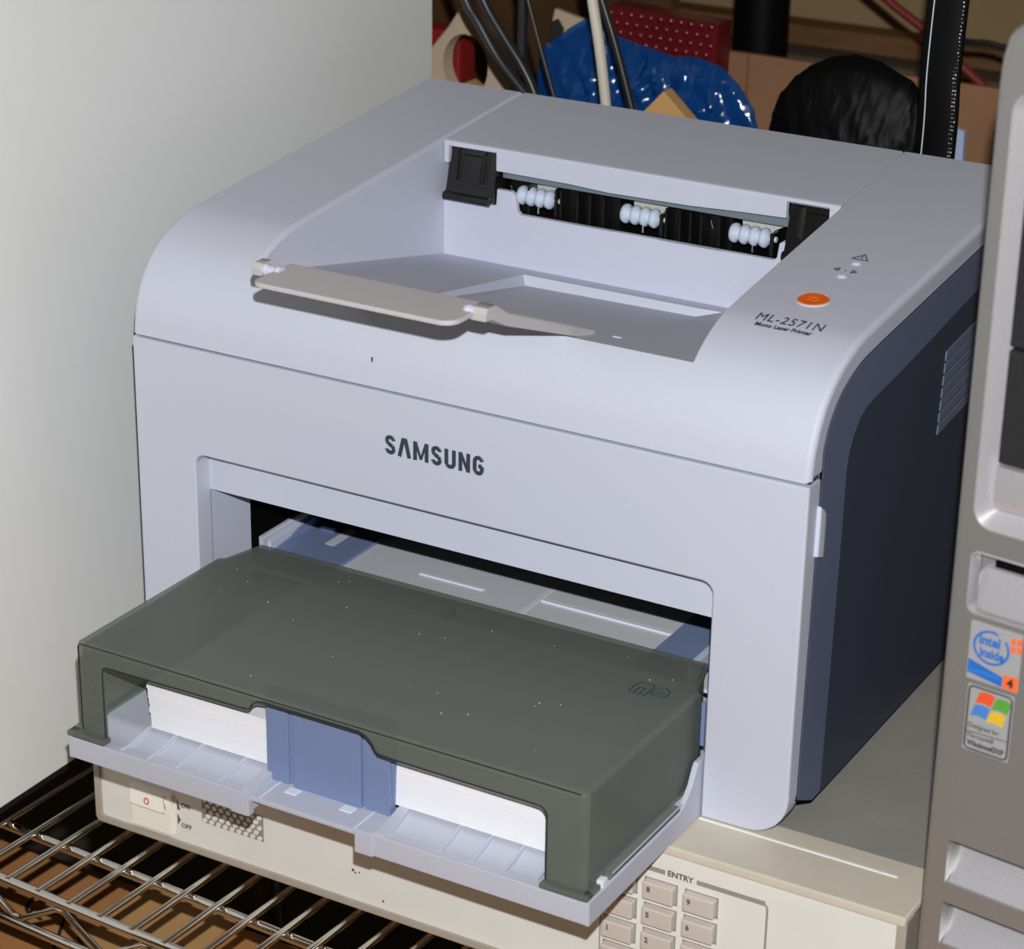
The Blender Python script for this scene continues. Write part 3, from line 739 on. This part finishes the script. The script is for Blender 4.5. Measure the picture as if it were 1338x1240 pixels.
# keypad
key_names = ['7', '8', '9', '4', '5', '6', '1', '2', '3', '0', '.', '-']
kb = bmesh.new(); box(kb, 0.0, 0.0168, -0.0042, 0.002, -0.0100, 0.0, 0.0010, 3); me_key = finish(kb, 'keypad_key')
for i, s in enumerate(key_names):
    cx = 0.3078+0.0219*(i % 3); cz = -0.0226-0.01465*(i//3)
    ko = hobj('keypad_key', me_key, 'key', loc=(cx, HY+0.0012, cz))
    ko.location[2] = cz+dz
    obj('key_legend', front_text(s, 0.0026, -0.0043, -0.0050, 0.0040, bold=0.00015), 'silk_dark', ko, smooth=None)
    obj('key_recess', box(bmesh.new(), -0.0006, 0.0176, 0.0001, 0.0008, -0.0112, 0.0006), 'silk', ko)
yp = HY+0.0014
def strip(name, x0, x1, z0, z1, m='silk'): return hobj(name, box(bmesh.new(), x0, x1, yp-0.0002, yp+0.0004, z0, z1), m)
strip('printed_bar', 0.3060, 0.3400, -0.0180, -0.0155); strip('printed_bar', 0.3572, 0.3935, -0.0180, -0.0155)
bm = bmesh.new(); tube(bm, [(0.3932, yp, -0.0172), (0.3942, yp, -0.0178), (0.3948, yp, -0.0195), (0.3948, yp, -0.090)], 0.0006, 6)
hobj('printed_line', bm, 'silk')
strip('printed_line', 0.3050, 0.3056, -0.090, -0.0180)
hobj('entry_lettering', front_text('ENTRY', 0.3415, yp-0.0001, -0.0180, 0.0044, width=0.0140, bold=0.0001), 'silk_dark', smooth=None)
# power switch
bm = bmesh.new(); box(bm, 0.0100, 0.0385, HY-0.0012, HY+0.004, -0.0905, -0.0645, 0.0008)
sw = hobj('power_switch', bm, 'switch')
obj('switch_rocker', prism(bmesh.new(), [(HY-0.0012, -0.0655), (HY-0.0038, -0.0660), (HY-0.0050, -0.0745), (HY-0.0018, -0.0765), (HY+0.0010, -0.0830), (HY-0.0012, -0.0875), (HY-0.0010, -0.0890), (HY+0.002, -0.0890), (HY+0.002, -0.0655)], 'x', 0.0120, 0.0345, 0.0008, 0.0008, seg=2), 'switch', sw)
b_ = bmesh.new(); tube(b_, [(0.0240+0.0015*math.cos(R(a)), HY-0.0046-0.0001*0, -0.0705+0.0019*math.sin(R(a))) for a in range(0, 361, 30)], 0.0004, 6)
obj('switch_symbol', b_, 'red_ink', sw)
for zc, s in ((-0.0672, 'ON'), (-0.0800, 'OFF')):
    hobj('switch_lettering', front_text(s, 0.0432, yp-0.0001, zc-0.0040, 0.0040, bold=0.00005), 'silk_dark', smooth=None)
    tri = [(0.0408, zc), (0.0408, zc-0.0062), (0.0428, zc-0.0060)] if s == 'ON' else [(0.0408, zc+0.0036), (0.0408, zc-0.0030), (0.0428, zc+0.0004)]
    hobj('switch_pointer', prism(bmesh.new(), tri, 'y', yp-0.0002, yp+0.0003), 'silk_dark')
hobj('line_lettering', front_text('LINE', 0.0235, yp-0.0001, -0.0605, 0.0042, width=0.0095, bold=0.0001), 'silk_dark', smooth=None)
hobj('vent_plate', box(bmesh.new(), 0.0578, 0.0990, yp-0.0002, yp+0.0004, -0.0760, -0.0600), 'grille')
b_ = bmesh.new()
for r_ in range(5):
    for c2 in range(9):
        x = 0.0600+c2*0.0046+(0.0023 if r_ % 2 else 0.0); z = -0.0615-r_*0.0032
        if x > 0.0985: continue
        prism(b_, [(x+0.0016*math.cos(R(60*a)), z+0.0014*math.sin(R(60*a))) for a in range(6)], 'y', yp-0.0010, yp)
vg = hobj('vent_grid', b_, 'beige'); vg['kind'] = 'stuff'
b_ = bmesh.new()
for (x, z, r) in ((0.157, -0.0748, 0.0009), (0.1585, -0.0760, 0.0006), (0.161, -0.0752, 0.0005), (0.176, -0.0880, 0.0007)):
    lathe(b_, [(yp-0.0002, r), (yp, r)], 7, Matrix.Translation((x, 0, z)), axis='y')
hobj('dirt_marks', b_, 'silk_dark')

# ================================================================== WIRE SHELF
SH = thing('wire_shelf', 'chrome wire shelf with zigzag front edge carrying the instrument', 'shelf', (0.0, -0.0514, -0.1047), R(-3.0))
wb = bmesh.new(); tube(wb, [(0, -0.049, 0), (0, 0.56, 0)], 0.0021, 10); me_wire = finish(wb, 'shelf_wire', 60)
for k in range(-14, 40):
    obj('shelf_wire', me_wire, 'chrome', SH, loc=(-0.0010+0.0223*k, 0, 0))
rb = bmesh.new(); tube(rb, [(-0.34, 0, 0), (0.90, 0, 0)], 0.0030, 12); me_rod = finish(rb, 'cross_rod', 60)
for y in (0.0, 0.17, 0.34, 0.50):
    obj('cross_rod', me_rod, 'chrome', SH, loc=(0, y, -0.0048))
obj('front_rail', me_rod, 'chrome', SH, loc=(0, -0.0475, -0.0015)); obj('front_rail', me_rod, 'chrome', SH, loc=(0, -0.0478, -0.0268))
obj('rear_rail', me_rod, 'chrome', SH, loc=(0, 0.56, -0.0015)); obj('rear_rail', me_rod, 'chrome', SH, loc=(0, 0.56, -0.0268))
zb = bmesh.new(); pts = []
x = -0.34; k = 0
base = -0.0040
while x < 0.90:
    pass
    x0 = x
    pts += [(x0, -0.0470, -0.0225), (x0+0.006, -0.0470, -0.0235), (x0+0.0335, -0.0470, -0.0070), (x0+0.0385, -0.0470, -0.0070)]
    x += 0.0620
tube(zb, pts, 0.0019, 8)
obj('zigzag_wire', zb, 'chrome', SH, smooth=60).location = (0.0075, 0, 0)
b_ = bmesh.new()
for k in range(-14, 40):
    for dx in (-0.0030, 0.0030):
        lathe(b_, [(-0.0010, 0.0016), (0.0006, 0.0013), (0.0010, 0.0003)], 8, Matrix.Translation((-0.0010+0.0223*k+dx, -0.0005, -0.0026)), axis='z')
wd = obj('weld_beads', b_, 'chrome', SH, smooth=60); wd['kind'] = 'stuff'
for x in (-0.33, 0.89):
    for y in (-0.047, 0.56):
        obj('shelf_post', lathe(bmesh.new(), [(-0.7953, 0.0125), (0.004, 0.0125)], 18, Matrix.Translation((x, y, 0)), axis='z'), 'chrome', SH)

# cardboard box below the shelf
CB = thing('cardboard_box', 'large brown cardboard carton with lighter tape, under the wire shelf', 'box', (0.05, -0.195, -0.90))
obj('carton_body', box(bmesh.new(), -0.45, 0.42, -0.25, 0.25, 0.0, 0.695, 0.004), 'card', CB)
for nm, x0, x1, y0, y1 in (('top_flap', -0.448, -0.09, -0.248, 0.248), ('top_flap', 0.02, 0.418, -0.248, 0.248)):
    obj(nm, box(bmesh.new(), x0, x1, y0, y1, 0.6948, 0.6985, 0.001, 1), 'card', CB)
obj('tape_strip', box(bmesh.new(), -0.103, -0.034, -0.25, 0.25, 0.6975, 0.6992), 'card_lt', CB, rot=None)
b_ = bmesh.new()
def scrib(pts): tube(b_, smoothline([(x, y+0.295, 0.6988) for x, y in pts], 4), 0.0011, 6)
scrib([(-0.145, -0.075), (-0.155, -0.088), (-0.150, -0.104), (-0.135, -0.108)])
scrib([(-0.147, -0.102), (-0.142, -0.118)]); scrib([(-0.125, -0.098), (-0.112, -0.122), (-0.104, -0.138)])
scrib([(-0.104, -0.112), (-0.092, -0.120), (-0.086, -0.132), (-0.098, -0.138), (-0.108, -0.130)]); scrib([(-0.076, -0.118), (-0.066, -0.122), (-0.058, -0.136)])
obj('marker_scribble', b_, 'st_black', CB)

# ================================================================== COMPUTER TOWER
A8 = R(8.0)
PC = thing('computer_tower', 'silver desktop computer tower with black drive bays and front stickers, right edge of view', 'computer', (0.486, -0.080, -0.1025), -A8)
dzp = 0.0025
WP, HPc, DP = 0.185, 0.5350, 0.42
outl = [(0.0, 0.0), (WP, 0.0), (WP, 0.509), (WP-0.0005, 0.518), (WP-0.0023, 0.526), (WP-0.0044, 0.5293), (WP-0.0085, 0.5325), (WP-0.02, 0.5345),
        (0.02, 0.5345), (0.0085, 0.5325), (0.0044, 0.5293), (0.0023, 0.526), (0.0005, 0.518), (0.0, 0.509)]
bz = bmesh.new(); prism(bz, outl, 'y', 0.0, 0.030, 0.0030, 0.0, seg=4)
cuts = []
def hole(x0, x1, z0, z1, r, depth, d0=0.0):
    """tapered pocket: rim at the face, smaller floor at depth"""
    c = bmesh.new(); a = rrect(x0, x1, z0, z1, r); b2 = inset(a, d0)
    rings(c, [[(x, -0.004, z) for x, z in inset(a, -d0*0.004/max(depth, 1e-6))], [(x, depth, z) for x, z in b2]])
    return c
cuts.append(hole(0.0075, WP-0.0075, 0.3268, 0.5065, 0.0085, 0.0070, 0.0068))
cuts.append(hole(0.0085, WP-0.0085, 0.2885, 0.3165, 0.004, 0.0060, 0.0012))
def scoop(zt_, zb_):
    c = bmesh.new()
    prof = [(-0.002, zt_), (0.0100, zt_-0.0006), (0.0092, zt_-0.0055), (0.0066, zt_-0.0115), (0.0030, zt_-0.0175), (-0.002, zb_)]
    rings(c, [[(0.0108, y, z) for y, z in prof], [(WP-0.0108, y, z) for y, z in prof]])
    return c
sc = ((0.1805, 0.1565), (0.1495, 0.1255), (0.1185, 0.0945), (0.0875, 0.0635))
for a, b2 in sc: cuts.append(scoop(a, b2))
me = boolean(bz, cuts)
bezel = obj('front_bezel', me, 'silver', PC)
obj('case_body', box(bmesh.new(), 0.002, WP-0.002, 0.030, DP, 0.008, 0.531, 0.002), 'silver', PC)
for x in (0.02, WP-0.02):
    for y in (0.05, DP-0.04):
        obj('foot', lathe(bmesh.new(), [(0.0, 0.011), (0.009, 0.012)], 16, Matrix.Translation((x, y, 0)), axis='z'), 'rubber', PC)
for z0, z1 in ((0.4055, 0.4985), (0.3560, 0.4040)):
    bay = obj('drive_bay_cover', box(bmesh.new(), 0.0150, WP-0.0150, 0.0015, 0.0072, z0, z1, 0.0008), 'bay', PC)
obj('bay_trim', prism(bmesh.new(), [(0.0072, 0.3352), (0.0036, 0.3352), (0.0014, 0.3400), (0.0012, 0.3545), (0.0072, 0.3545)], 'x', 0.0150, WP-0.0150), 'silver_lt', PC)
# inner liner of the frame (bright bevels)
fr = bmesh.new(); a = rrect(0.0074, WP-0.0074, 0.3267, 0.5066, 0.0086)
rings(fr, [[(x, -0.0004, z) for x, z in a], [(x, -0.0006, z) for x, z in inset(a, 0.0007)], [(x, 0.0064, z) for x, z in inset(a, 0.0072)], [(x, 0.0070, z) for x, z in inset(a, 0.0070)]], cap=False)
obj('bay_frame', fr, 'silver_lt', PC)
fr = bmesh.new(); a = rrect(0.0083, WP-0.0083, 0.2883, 0.3167, 0.004)
rings(fr, [[(x, -0.0004, z) for x, z in a], [(x, -0.0007, z) for x, z in inset(a, 0.0008)], [(x, 0.0050, z) for x, z in inset(a, 0.0020)]], cap=False)
df = obj('disc_slot_frame', fr, 'silver_lt', PC)
obj('slot_shadow', box(bmesh.new(), 0.0175, WP-0.0175, 0.0040, 0.0062, 0.3095, 0.3150), 'hollow', df)
obj('slot_lid', prism(bmesh.new(), [(0.0058, 0.2903), (-0.0014, 0.2912), (-0.0018, 0.2930), (0.0022, 0.3095), (0.0058, 0.3100)], 'x', 0.0118, WP-0.0118, 0.0040, 0.0040, seg=3), 'silver_lt', df)
for a, b2 in sc:
    prof = [(0.0096, a-0.0012), (0.0088, a-0.0058), (0.0062, a-0.0118), (0.0026, a-0.0178), (0.0003, a-0.0206), (0.0014, a-0.0206), (0.0098, a-0.008)]
    obj('air_scoop', prism(bmesh.new(), prof, 'x', 0.0125, WP-0.0125), 'silver_lt', PC, smooth=60)  # liner coloured brighter than the bezel to imitate flash light on its tilted face
# stickers
def sk(name, pts, m, parent, y0=-0.0003, y1=0.0001): return obj(name, prism(bmesh.new(), pts, 'y', y0, y1), m, parent)
s1 = sk('processor_sticker', rrect(0.0115, 0.0350, 0.2592, 0.2858, 0.0005), 'st_grey', PC)
b_ = bmesh.new(); cx, cz = 0.0215, 0.2757
tube(b_, [(cx+0.0078*math.cos(R(a)), -0.0004, cz+0.0072*math.sin(R(a))) for a in range(70, 401, 15)], 0.00055, 6, flat=0.3)
obj('swirl_ring', b_, 'st_blue', s1)
obj('sticker_lettering', front_text('intel', 0.0158, -0.00035, 0.2765, 0.0062, width=0.0095, bold=0.0002), 'st_blue', s1, smooth=None)
obj('sticker_lettering', front_text('inside', 0.0165, -0.00035, 0.2710, 0.0058, width=0.0110, bold=0.0002), 'st_blue', s1, smooth=None)
sk('sticker_band', [(0.0118, 0.2620), (0.0278, 0.2598), (0.0278, 0.2642), (0.0118, 0.2682)], 'st_blue', s1, -0.0004, -0.0002)
obj('sticker_lettering', front_text('pentium', 0.0130, -0.00045, 0.2625, 0.0036, width=0.0130), 'st_lblue', s1, smooth=None)
sk('sticker_square', [(0.0280, 0.2596), (0.0348, 0.2594), (0.0348, 0.2662), (0.0280, 0.2656)], 'st_orange', s1, -0.0004, -0.0002)
obj('sticker_lettering', front_text('4', 0.0300, -0.00045, 0.2608, 0.0056, bold=0.0002), 'st_black', s1, smooth=None)
for x, z in ((0.0300, 0.2802), (0.0328, 0.2805), (0.0300, 0.2766), (0.0328, 0.2769)):
    sk('sticker_square', [(x, z), (x+0.0022, z+0.0001), (x+0.0022, z+0.0030), (x, z+0.0029)], 'st_orange', s1, -0.0004, -0.0002)
s2 = sk('system_sticker', rrect(0.0128, 0.0340, 0.2262, 0.2570, 0.0008), 'st_grey', PC)
b_ = bmesh.new(); rp2 = rrect(0.0136, 0.0332, 0.2270, 0.2562, 0.0018, 3)
tube(b_, [(x, -0.00035, z) for x, z in rp2+rp2[:1]], 0.0004, 6, flat=0.3)
tube(b_, [(0.0136, -0.00035, 0.2350), (0.0332, -0.00035, 0.2358)], 0.00022, 6, flat=0.4)
obj('sticker_border', b_, 'st_black', s2)
def flag(x, z, m):
    pts = [(x+0.0072*k/5, z+0.0008*math.sin(k/5*math.pi)) for k in range(6)]; tp = [(px_+0.0016, pz_+0.0055) for px_, pz_ in reversed(pts)]
    return sk('flag_pane', pts+tp, m, s2, -0.0004, -0.0002)
flag(0.0168, 0.2488, 'st_red'); flag(0.0243, 0.2480, 'st_green'); flag(0.0150, 0.2424, 'st_lblue'); flag(0.0225, 0.2414, 'st_yellow')
for s, z, wd_, sz, bo in (('Designed for', 0.2372, 0.0142, 0.0030, 0.0), ('Microsoft\u00ae', 0.2325, 0.0122, 0.0030, 0.0), ('Windows\u00aeXP', 0.2288, 0.0170, 0.0034, 0.0001)):
    obj('sticker_lettering', front_text(s, 0.0147, -0.00035, z, sz, width=wd_, bold=bo), 'st_black', s2, smooth=None)

# ================================================================== CREAM CABINET (left)
CC = thing('equipment_cabinet', 'tall cream painted steel cabinet standing to the left of the printer', 'cabinet', (-0.0620, 0.0, -0.1025))
bm = bmesh.new(); box(bm, -0.26, 0.0, -0.26, 0.4050, 0.0125, 0.62, 0.0015)
obj('cabinet_body', bm, 'cream_panel', CC)
obj('cabinet_front', box(bmesh.new(), -0.258, -0.002, -0.266, -0.259, 0.016, 0.616, 0.002), 'beige', CC)
obj('base_rail', box(bmesh.new(), -0.25, -0.004, -0.25, 0.395, 0.006, 0.0125), 'rubber', CC)
for x in (-0.235, -0.02):
    for y in (-0.22, 0.36):
        obj('foot', lathe(bmesh.new(), [(0.0, 0.012), (0.007, 0.012)], 14, Matrix.Translation((x, y, 0)), axis='z'), 'rubber', CC)

# ================================================================== BACKGROUND
BZ = 0.03
WBn = thing('work_bench', 'dark wooden bench behind the printer carrying boxes and packing', 'bench', (0.0, 0.9, -0.9))
obj('bench_top', box(bmesh.new(), -1.2, 0.9, -0.38, 0.38, 0.90, 0.93, 0.002), 'bench', WBn)
for x in (-1.15, 0.85):
    for y in (-0.33, 0.33):
        obj('leg', box(bmesh.new(), x-0.03, x+0.03, y-0.03, y+0.03, 0.0, 0.90), 'wood_dk', WBn)
tag(obj('shelf_timber', box(bmesh.new(), -1.2, 0.6, 1.20, 1.235, 0.093, 0.112, 0.002), 'wood'), 'brown timber rail along the wall above the grey timber', 'timber', 'timbers along the back wall')
tag(obj('shelf_timber', box(bmesh.new(), -1.2, 0.6, 1.16, 1.26, BZ, 0.093, 0.002), 'wood_grey'), 'weathered grey timber beam lying below the brown rail', 'timber', 'timbers along the back wall')
tag(obj('back_board', box(bmesh.new(), -1.0, -0.155, 0.95, 0.97, BZ, 0.60, 0.002), 'wood_dk'), 'dark brown timber board standing behind the foam and bag', 'board')
pole = lathe(bmesh.new(), [(0, 0.0225), (0.9, 0.0225)], 24, axis='z')
tag(obj('rack_post', pole, 'bag_black', loc=(-0.0240, 0.85, BZ), smooth=60), 'thick black round post rising behind the cardboard box', 'post')
pole = lathe(bmesh.new(), [(0, 0.0036), (0.60, 0.0036)], 14, axis='z')
tag(obj('thin_rod', pole, 'cable', loc=(-0.0085, 0.43, -0.04), smooth=60), 'thin vertical black rod behind the cable bundle', 'rod')

BX = thing('cardboard_sheet', 'orange-brown cardboard sheet with a folded seam standing behind the black bag', 'cardboard', (0.10, 0.74, BZ))
bm = bmesh.new(); box(bm, -0.13, 0.20, -0.10, -0.094, 0.0, 0.190, 0.001)
obj('board', bm, 'card_or', BX)
obj('folded_panel', box(bmesh.new(), -0.128, -0.0400, -0.1035, -0.098, 0.0, 0.1905, 0.001, 1), 'card_or', BX)
obj('flap_seam', box(bmesh.new(), -0.0395, -0.038, -0.1042, -0.1030, 0.0, 0.1905), 'wood', BX)
# orange carton corner
bm = bmesh.new(); box(bm, -0.021, 0.021, -0.006, 0.006, -0.021, 0.021, 0.001, mtx=Matrix.Rotation(R(42), 4, 'Y'))
box(bm, -0.012, 0.012, -0.005, 0.005, -0.26, -0.01)
tag(obj('small_carton', bm, 'card_lt', loc=(0.1004, 0.43, 0.2140)), 'corner of a small tan carton poking up before the blue film', 'box')
# red bubble wrap pad with bubbles
RW = thing('bubble_wrap', 'dark red bubble wrap parcel standing behind the blue film', 'packaging', (0.024, 0.575, BZ), R(-3))
bm = bmesh.new(); prism(bm, [(-0.050, 0.0), (0.044, 0.0), (0.0475, 0.2270), (-0.0385, 0.2300)], 'y', -0.012, 0.012, 0.003, 0.003, seg=3)
pad = obj('wrap_pad', bm, 'red_wrap', RW)
b_ = bmesh.new()
for r_ in range(26):
    for c2 in range(11):
        x = -0.040+c2*0.0080; z = 0.060+r_*0.0066
        x += 0.0033 if r_ % 2 else 0
        lathe(b_, [(-0.0118, 0.0030), (-0.0128, 0.0026), (-0.0138, 0.0014), (-0.0140, 0.0)], 8, Matrix.Translation((x, 0, z)), axis='y')
bb = obj('bubbles', b_, 'red_wrap', pad, smooth=60); bb['kind'] = 'stuff'
# blue film bag: crumpled sheet volume
def ridge(v): return 1.6*(1-abs(v)**0.7)-0.6
def crumple(name, cx, cy, z0, pts_top, depth, m, seed, nz=48, amp=0.006, label='', cat=''):
    rn = random.Random(seed); xs = [p[0] for p in pts_top]; zs = [p[1] for p in pts_top]
    def top_z(x):
        for a, b2 in zip(pts_top, pts_top[1:]):
            if a[0] <= x <= b2[0]: return a[1]+(b2[1]-a[1])*(x-a[0])/(b2[0]-a[0])
        return zs[0] if x < xs[0] else zs[-1]
    nx = 70; b_ = bmesh.new(); g = [[None]*(nz+1) for _ in range(nx+1)]; h = [[None]*(nz+1) for _ in range(nx+1)]
    ph = [rn.uniform(0, 6.28) for _ in range(8)]
    for i in range(nx+1):
        x = xs[0]+(xs[-1]-xs[0])*i/nx
        for j in range(nz+1):
            v = j/nz; z = z0+(top_z(x)-z0)*v
            env = math.sqrt(max(0.0, 1-v**3))*math.sin(math.pi*min(1, max(0, (i+0.5)/(nx+1))))**0.5
            n_ = ridge(math.sin(x*170+z*100+ph[0]))+0.9*ridge(math.sin(x*80-z*180+ph[1]+math.sin(x*110)))+0.7*ridge(math.sin(x*240+z*70+ph[2]+1.5*math.sin(z*120)))+0.5*ridge(math.sin(z*230+x*103+ph[3]))
            g[i][j] = b_.verts.new((x+rn.uniform(-0.0008, 0.0008), cy-depth*env-amp*n_*0.45*env+rn.uniform(-0.0008, 0.0008), z))
            h[i][j] = b_.verts.new((x, cy+depth*env+amp*n_*0.3*env+0.0005, z))
    for i in range(nx):
        for j in range(nz):
            b_.faces.new((g[i][j], g[i+1][j], g[i+1][j+1], g[i][j+1])); b_.faces.new((h[i][j], h[i][j+1], h[i+1][j+1], h[i+1][j]))
    for i in range(nx):
        b_.faces.new((g[i][nz], g[i+1][nz], h[i+1][nz], h[i][nz])); b_.faces.new((g[i][0], h[i][0], h[i+1][0], g[i+1][0]))
    for j in range(nz):
        b_.faces.new((g[0][j], g[0][j+1], h[0][j+1], h[0][j])); b_.faces.new((g[nx][j], h[nx][j], h[nx][j+1], g[nx][j+1]))
    return tag(obj(name, b_, m, smooth=46), label, cat)
crumple('plastic_bag', 0, 0.50, BZ, [(-0.034, 0.238), (-0.022, 0.247), (-0.009, 0.258), (0.011, 0.270), (0.022, 0.256), (0.042, 0.252), (0.058, 0.249), (0.070, 0.247), (0.084, 0.249), (0.103, 0.245), (0.117, 0.234), (0.128, 0.220), (0.136, 0.196)],
        0.020, 'film', 4, amp=0.011, label='crumpled translucent blue plastic film behind the printer', cat='plastic bag')
# foam packing piece with an oval hole
fo = [(-0.137, BZ-0.0), (-0.062, BZ), (-0.0595, 0.222), (-0.064, 0.236), (-0.088, 0.251), (-0.096, 0.258), (-0.103, 0.257), (-0.112, 0.244), (-0.128, 0.225), (-0.139, 0.214)]
bm = bmesh.new(); prism(bm, fo, 'y', 0.505, 0.518, 0.003, 0.003, seg=3)
c_ = bmesh.new(); prism(c_, [(-0.0965+0.0185*math.cos(R(a)), 0.2180+0.0225*math.sin(R(a))) for a in range(0, 360, 15)], 'y', 0.49, 0.56)
tag(obj('foam_packing', boolean(bm, [c_]), 'foam'), 'cream foam packing piece with an oval hole beside the cabinet', 'packaging')
tag(obj('red_tool', box(bmesh.new(), -0.195, -0.143, 0.575, 0.600, BZ, 0.2230, 0.004), 'red_pl'), 'red plastic object seen through the hole in the foam', 'object')
tag(obj('small_carton', prism(bmesh.new(), [(-0.165, BZ), (-0.075, BZ), (-0.085, 0.170), (-0.125, 0.192), (-0.150, 0.182)], 'y', 0.555, 0.570, 0.002, 0.002, seg=2), 'card_lt'), 'small orange carton low inside the hole of the foam', 'box')
WC = thing('printed_card', 'white card with a black patch beside the blue film', 'card', (-0.050, 0.585, BZ))
obj('card_sheet', prism(bmesh.new(), [(-0.026, 0.0), (0.026, 0.0), (0.026, 0.208), (-0.018, 0.2175), (-0.024, 0.19)], 'y', -0.002, 0.002), 'foam', WC)
obj('black_patch', prism(bmesh.new(), [(-0.024, 0.192), (-0.014, 0.1905), (-0.010, 0.204), (-0.015, 0.211), (-0.021, 0.208)], 'y', -0.0026, -0.0018), 'st_black', WC)
# black bag (dome)
dome = [(0.1480, 0.222), (0.1535, 0.236), (0.1615, 0.2475), (0.1735, 0.2580), (0.1885, 0.2655), (0.2040, 0.2687), (0.2195, 0.2670), (0.2350, 0.2600), (0.2430, 0.2570), (0.2515, 0.2480), (0.2585, 0.2370), (0.2600, 0.225)]
crumple('bin_bag', 0, 0.485, BZ, dome, 0.035, 'bag_black', 11, amp=0.0025, label='black plastic bag bulging up behind the printer lid', cat='bag')
tag(obj('blue_card', prism(bmesh.new(), [(0.216, BZ), (0.264, BZ), (0.2590, 0.2130), (0.252, 0.2150), (0.224, 0.2285), (0.2175, 0.2275)], 'y', 0.545, 0.549), 'blue_paper'), 'pale blue card standing behind the braided sleeve', 'card')

# cables
def cable(name, pts, r, m, label, flat=1.0, seg=10, group=None):
    return tag(obj(name, tube(bmesh.new(), smoothline(pts, 6), r, seg, flat), m, smooth=60), label, 'cable', group)
def hang(y, pts): return [(x, y, z) for x, z in pts]
GP = 'black power cables behind the printer'
cable('power_cable', hang(0.354, [(-0.050, 0.380), (-0.026, 0.340), (-0.0069, 0.3018), (0.0028, 0.2885), (0.0170, 0.2684), (0.0340, 0.2511), (0.049, 0.236), (0.058, 0.215), (0.062, 0.15), (0.063, 0.0)]), 0.0033, 'cable', 'thick black cable leaning right, leftmost of the cables behind the printer', group=GP)
cable('power_cable', hang(0.366, [(-0.030, 0.370), (-0.014, 0.330), (-0.0012, 0.3005), (0.0130, 0.2805), (0.0272, 0.2628), (0.0370, 0.2460), (0.043, 0.225), (0.046, 0.18), (0.047, 0.0)]), 0.0033, 'cable', 'thick black cable crossing the leftmost cable behind the printer', group=GP)
cable('signal_cable', hang(0.386, [(-0.008, 0.382), (0.0015, 0.354), (0.0108, 0.326), (0.0200, 0.2993), (0.0277, 0.2760), (0.0378, 0.2469), (0.0465, 0.221), (0.052, 0.185), (0.0545, 0.10), (0.055, 0.0)]), 0.0016, 'cable', 'thin black cable beside the thin rod')
cable('network_cable', hang(0.362, [(0.0645, 0.392), (0.0717, 0.347), (0.0788, 0.3104), (0.0845, 0.2826), (0.0900, 0.2486), (0.0944, 0.215), (0.097, 0.17), (0.098, 0.10), (0.098, 0.0)]), 0.0034, 'cable_lt', 'beige cable hanging in front of the blue film')
cable('power_cable', hang(0.374, [(0.0570, 0.365), (0.0682, 0.336), (0.0789, 0.3084), (0.0895, 0.2813), (0.1015, 0.2454), (0.112, 0.211), (0.119, 0.17), (0.124, 0.10), (0.125, 0.0)]), 0.0026, 'cable', 'black cable just right of the beige cable', group=GP)
# braided sleeve with bright cord highlights
BS = thing('braided_sleeve', 'wide flat black braided cable sleeve hanging behind the right rear corner of the printer', 'cable', (0.30, 0.365, 0.0))
sp_pts = [(0.018, 0, 0.50), (0.0075, 0, 0.3900), (0.0050, 0, 0.3375), (0.0040, 0, 0.2935), (0.0045, 0, 0.2510), (0.000, 0, 0.12), (-0.010, 0, 0.0)]
obj('sleeve_body', tube(bmesh.new(), smoothline(sp_pts, 6), 0.0124, 20, 0.28), 'bag_black', BS, smooth=60)
obj('sleeve_seam', tube(bmesh.new(), smoothline([(0.012, -0.0025, 0.50), (0.000, -0.0029, 0.39), (-0.0022, -0.0030, 0.3375), (-0.0032, -0.0030, 0.2935), (-0.0026, -0.0030, 0.2510), (-0.006, -0.0030, 0.13)], 6), 0.00035, 6), 'white_pl', BS)
b_ = bmesh.new(); rn = random.Random(2)
cl = smoothline([(p[0]+0.0102, -0.0024, p[2]) for p in sp_pts], 80); last = 9.0
for q in cl:
    if 0.2 < q.z < 0.42 and last-q.z > 0.0021:
        last = q.z
        for dx in ((0.0, -0.0014) if q.z < 0.30 else (0.0,)):
            r = rn.uniform(0.0002, 0.0006)
            lathe(b_, [(-0.0006, 0.0), (0, r), (0.0006, 0.0)], 6, Matrix.Translation((q.x+dx+rn.uniform(-0.0004, 0.0004), q.y, q.z)), axis='y')
bd = obj('braid_glints', b_, 'white_pl', BS); bd['kind'] = 'stuff'
cable('red_hose', [(-0.05, 0.90, 0.33), (0.0200, 0.90, 0.245), (0.0629, 0.90, 0.2131), (0.0972, 0.90, 0.1925), (0.1250, 0.90, 0.1714), (0.1592, 0.90, 0.1481), (0.21, 0.90, 0.12), (0.26, 0.90, BZ+0.003)], 0.0038, 'red_cord', 'dark red hose slanting down across the back')
cable('wall_cable', [(0.08, 0.92, 0.195), (0.1266, 0.90, 0.1888), (0.1617, 0.90, 0.1872), (0.22, 0.90, 0.16), (0.3, 0.90, BZ+0.003)], 0.0024, 'cable', 'dark cable running level beside the computer tower')
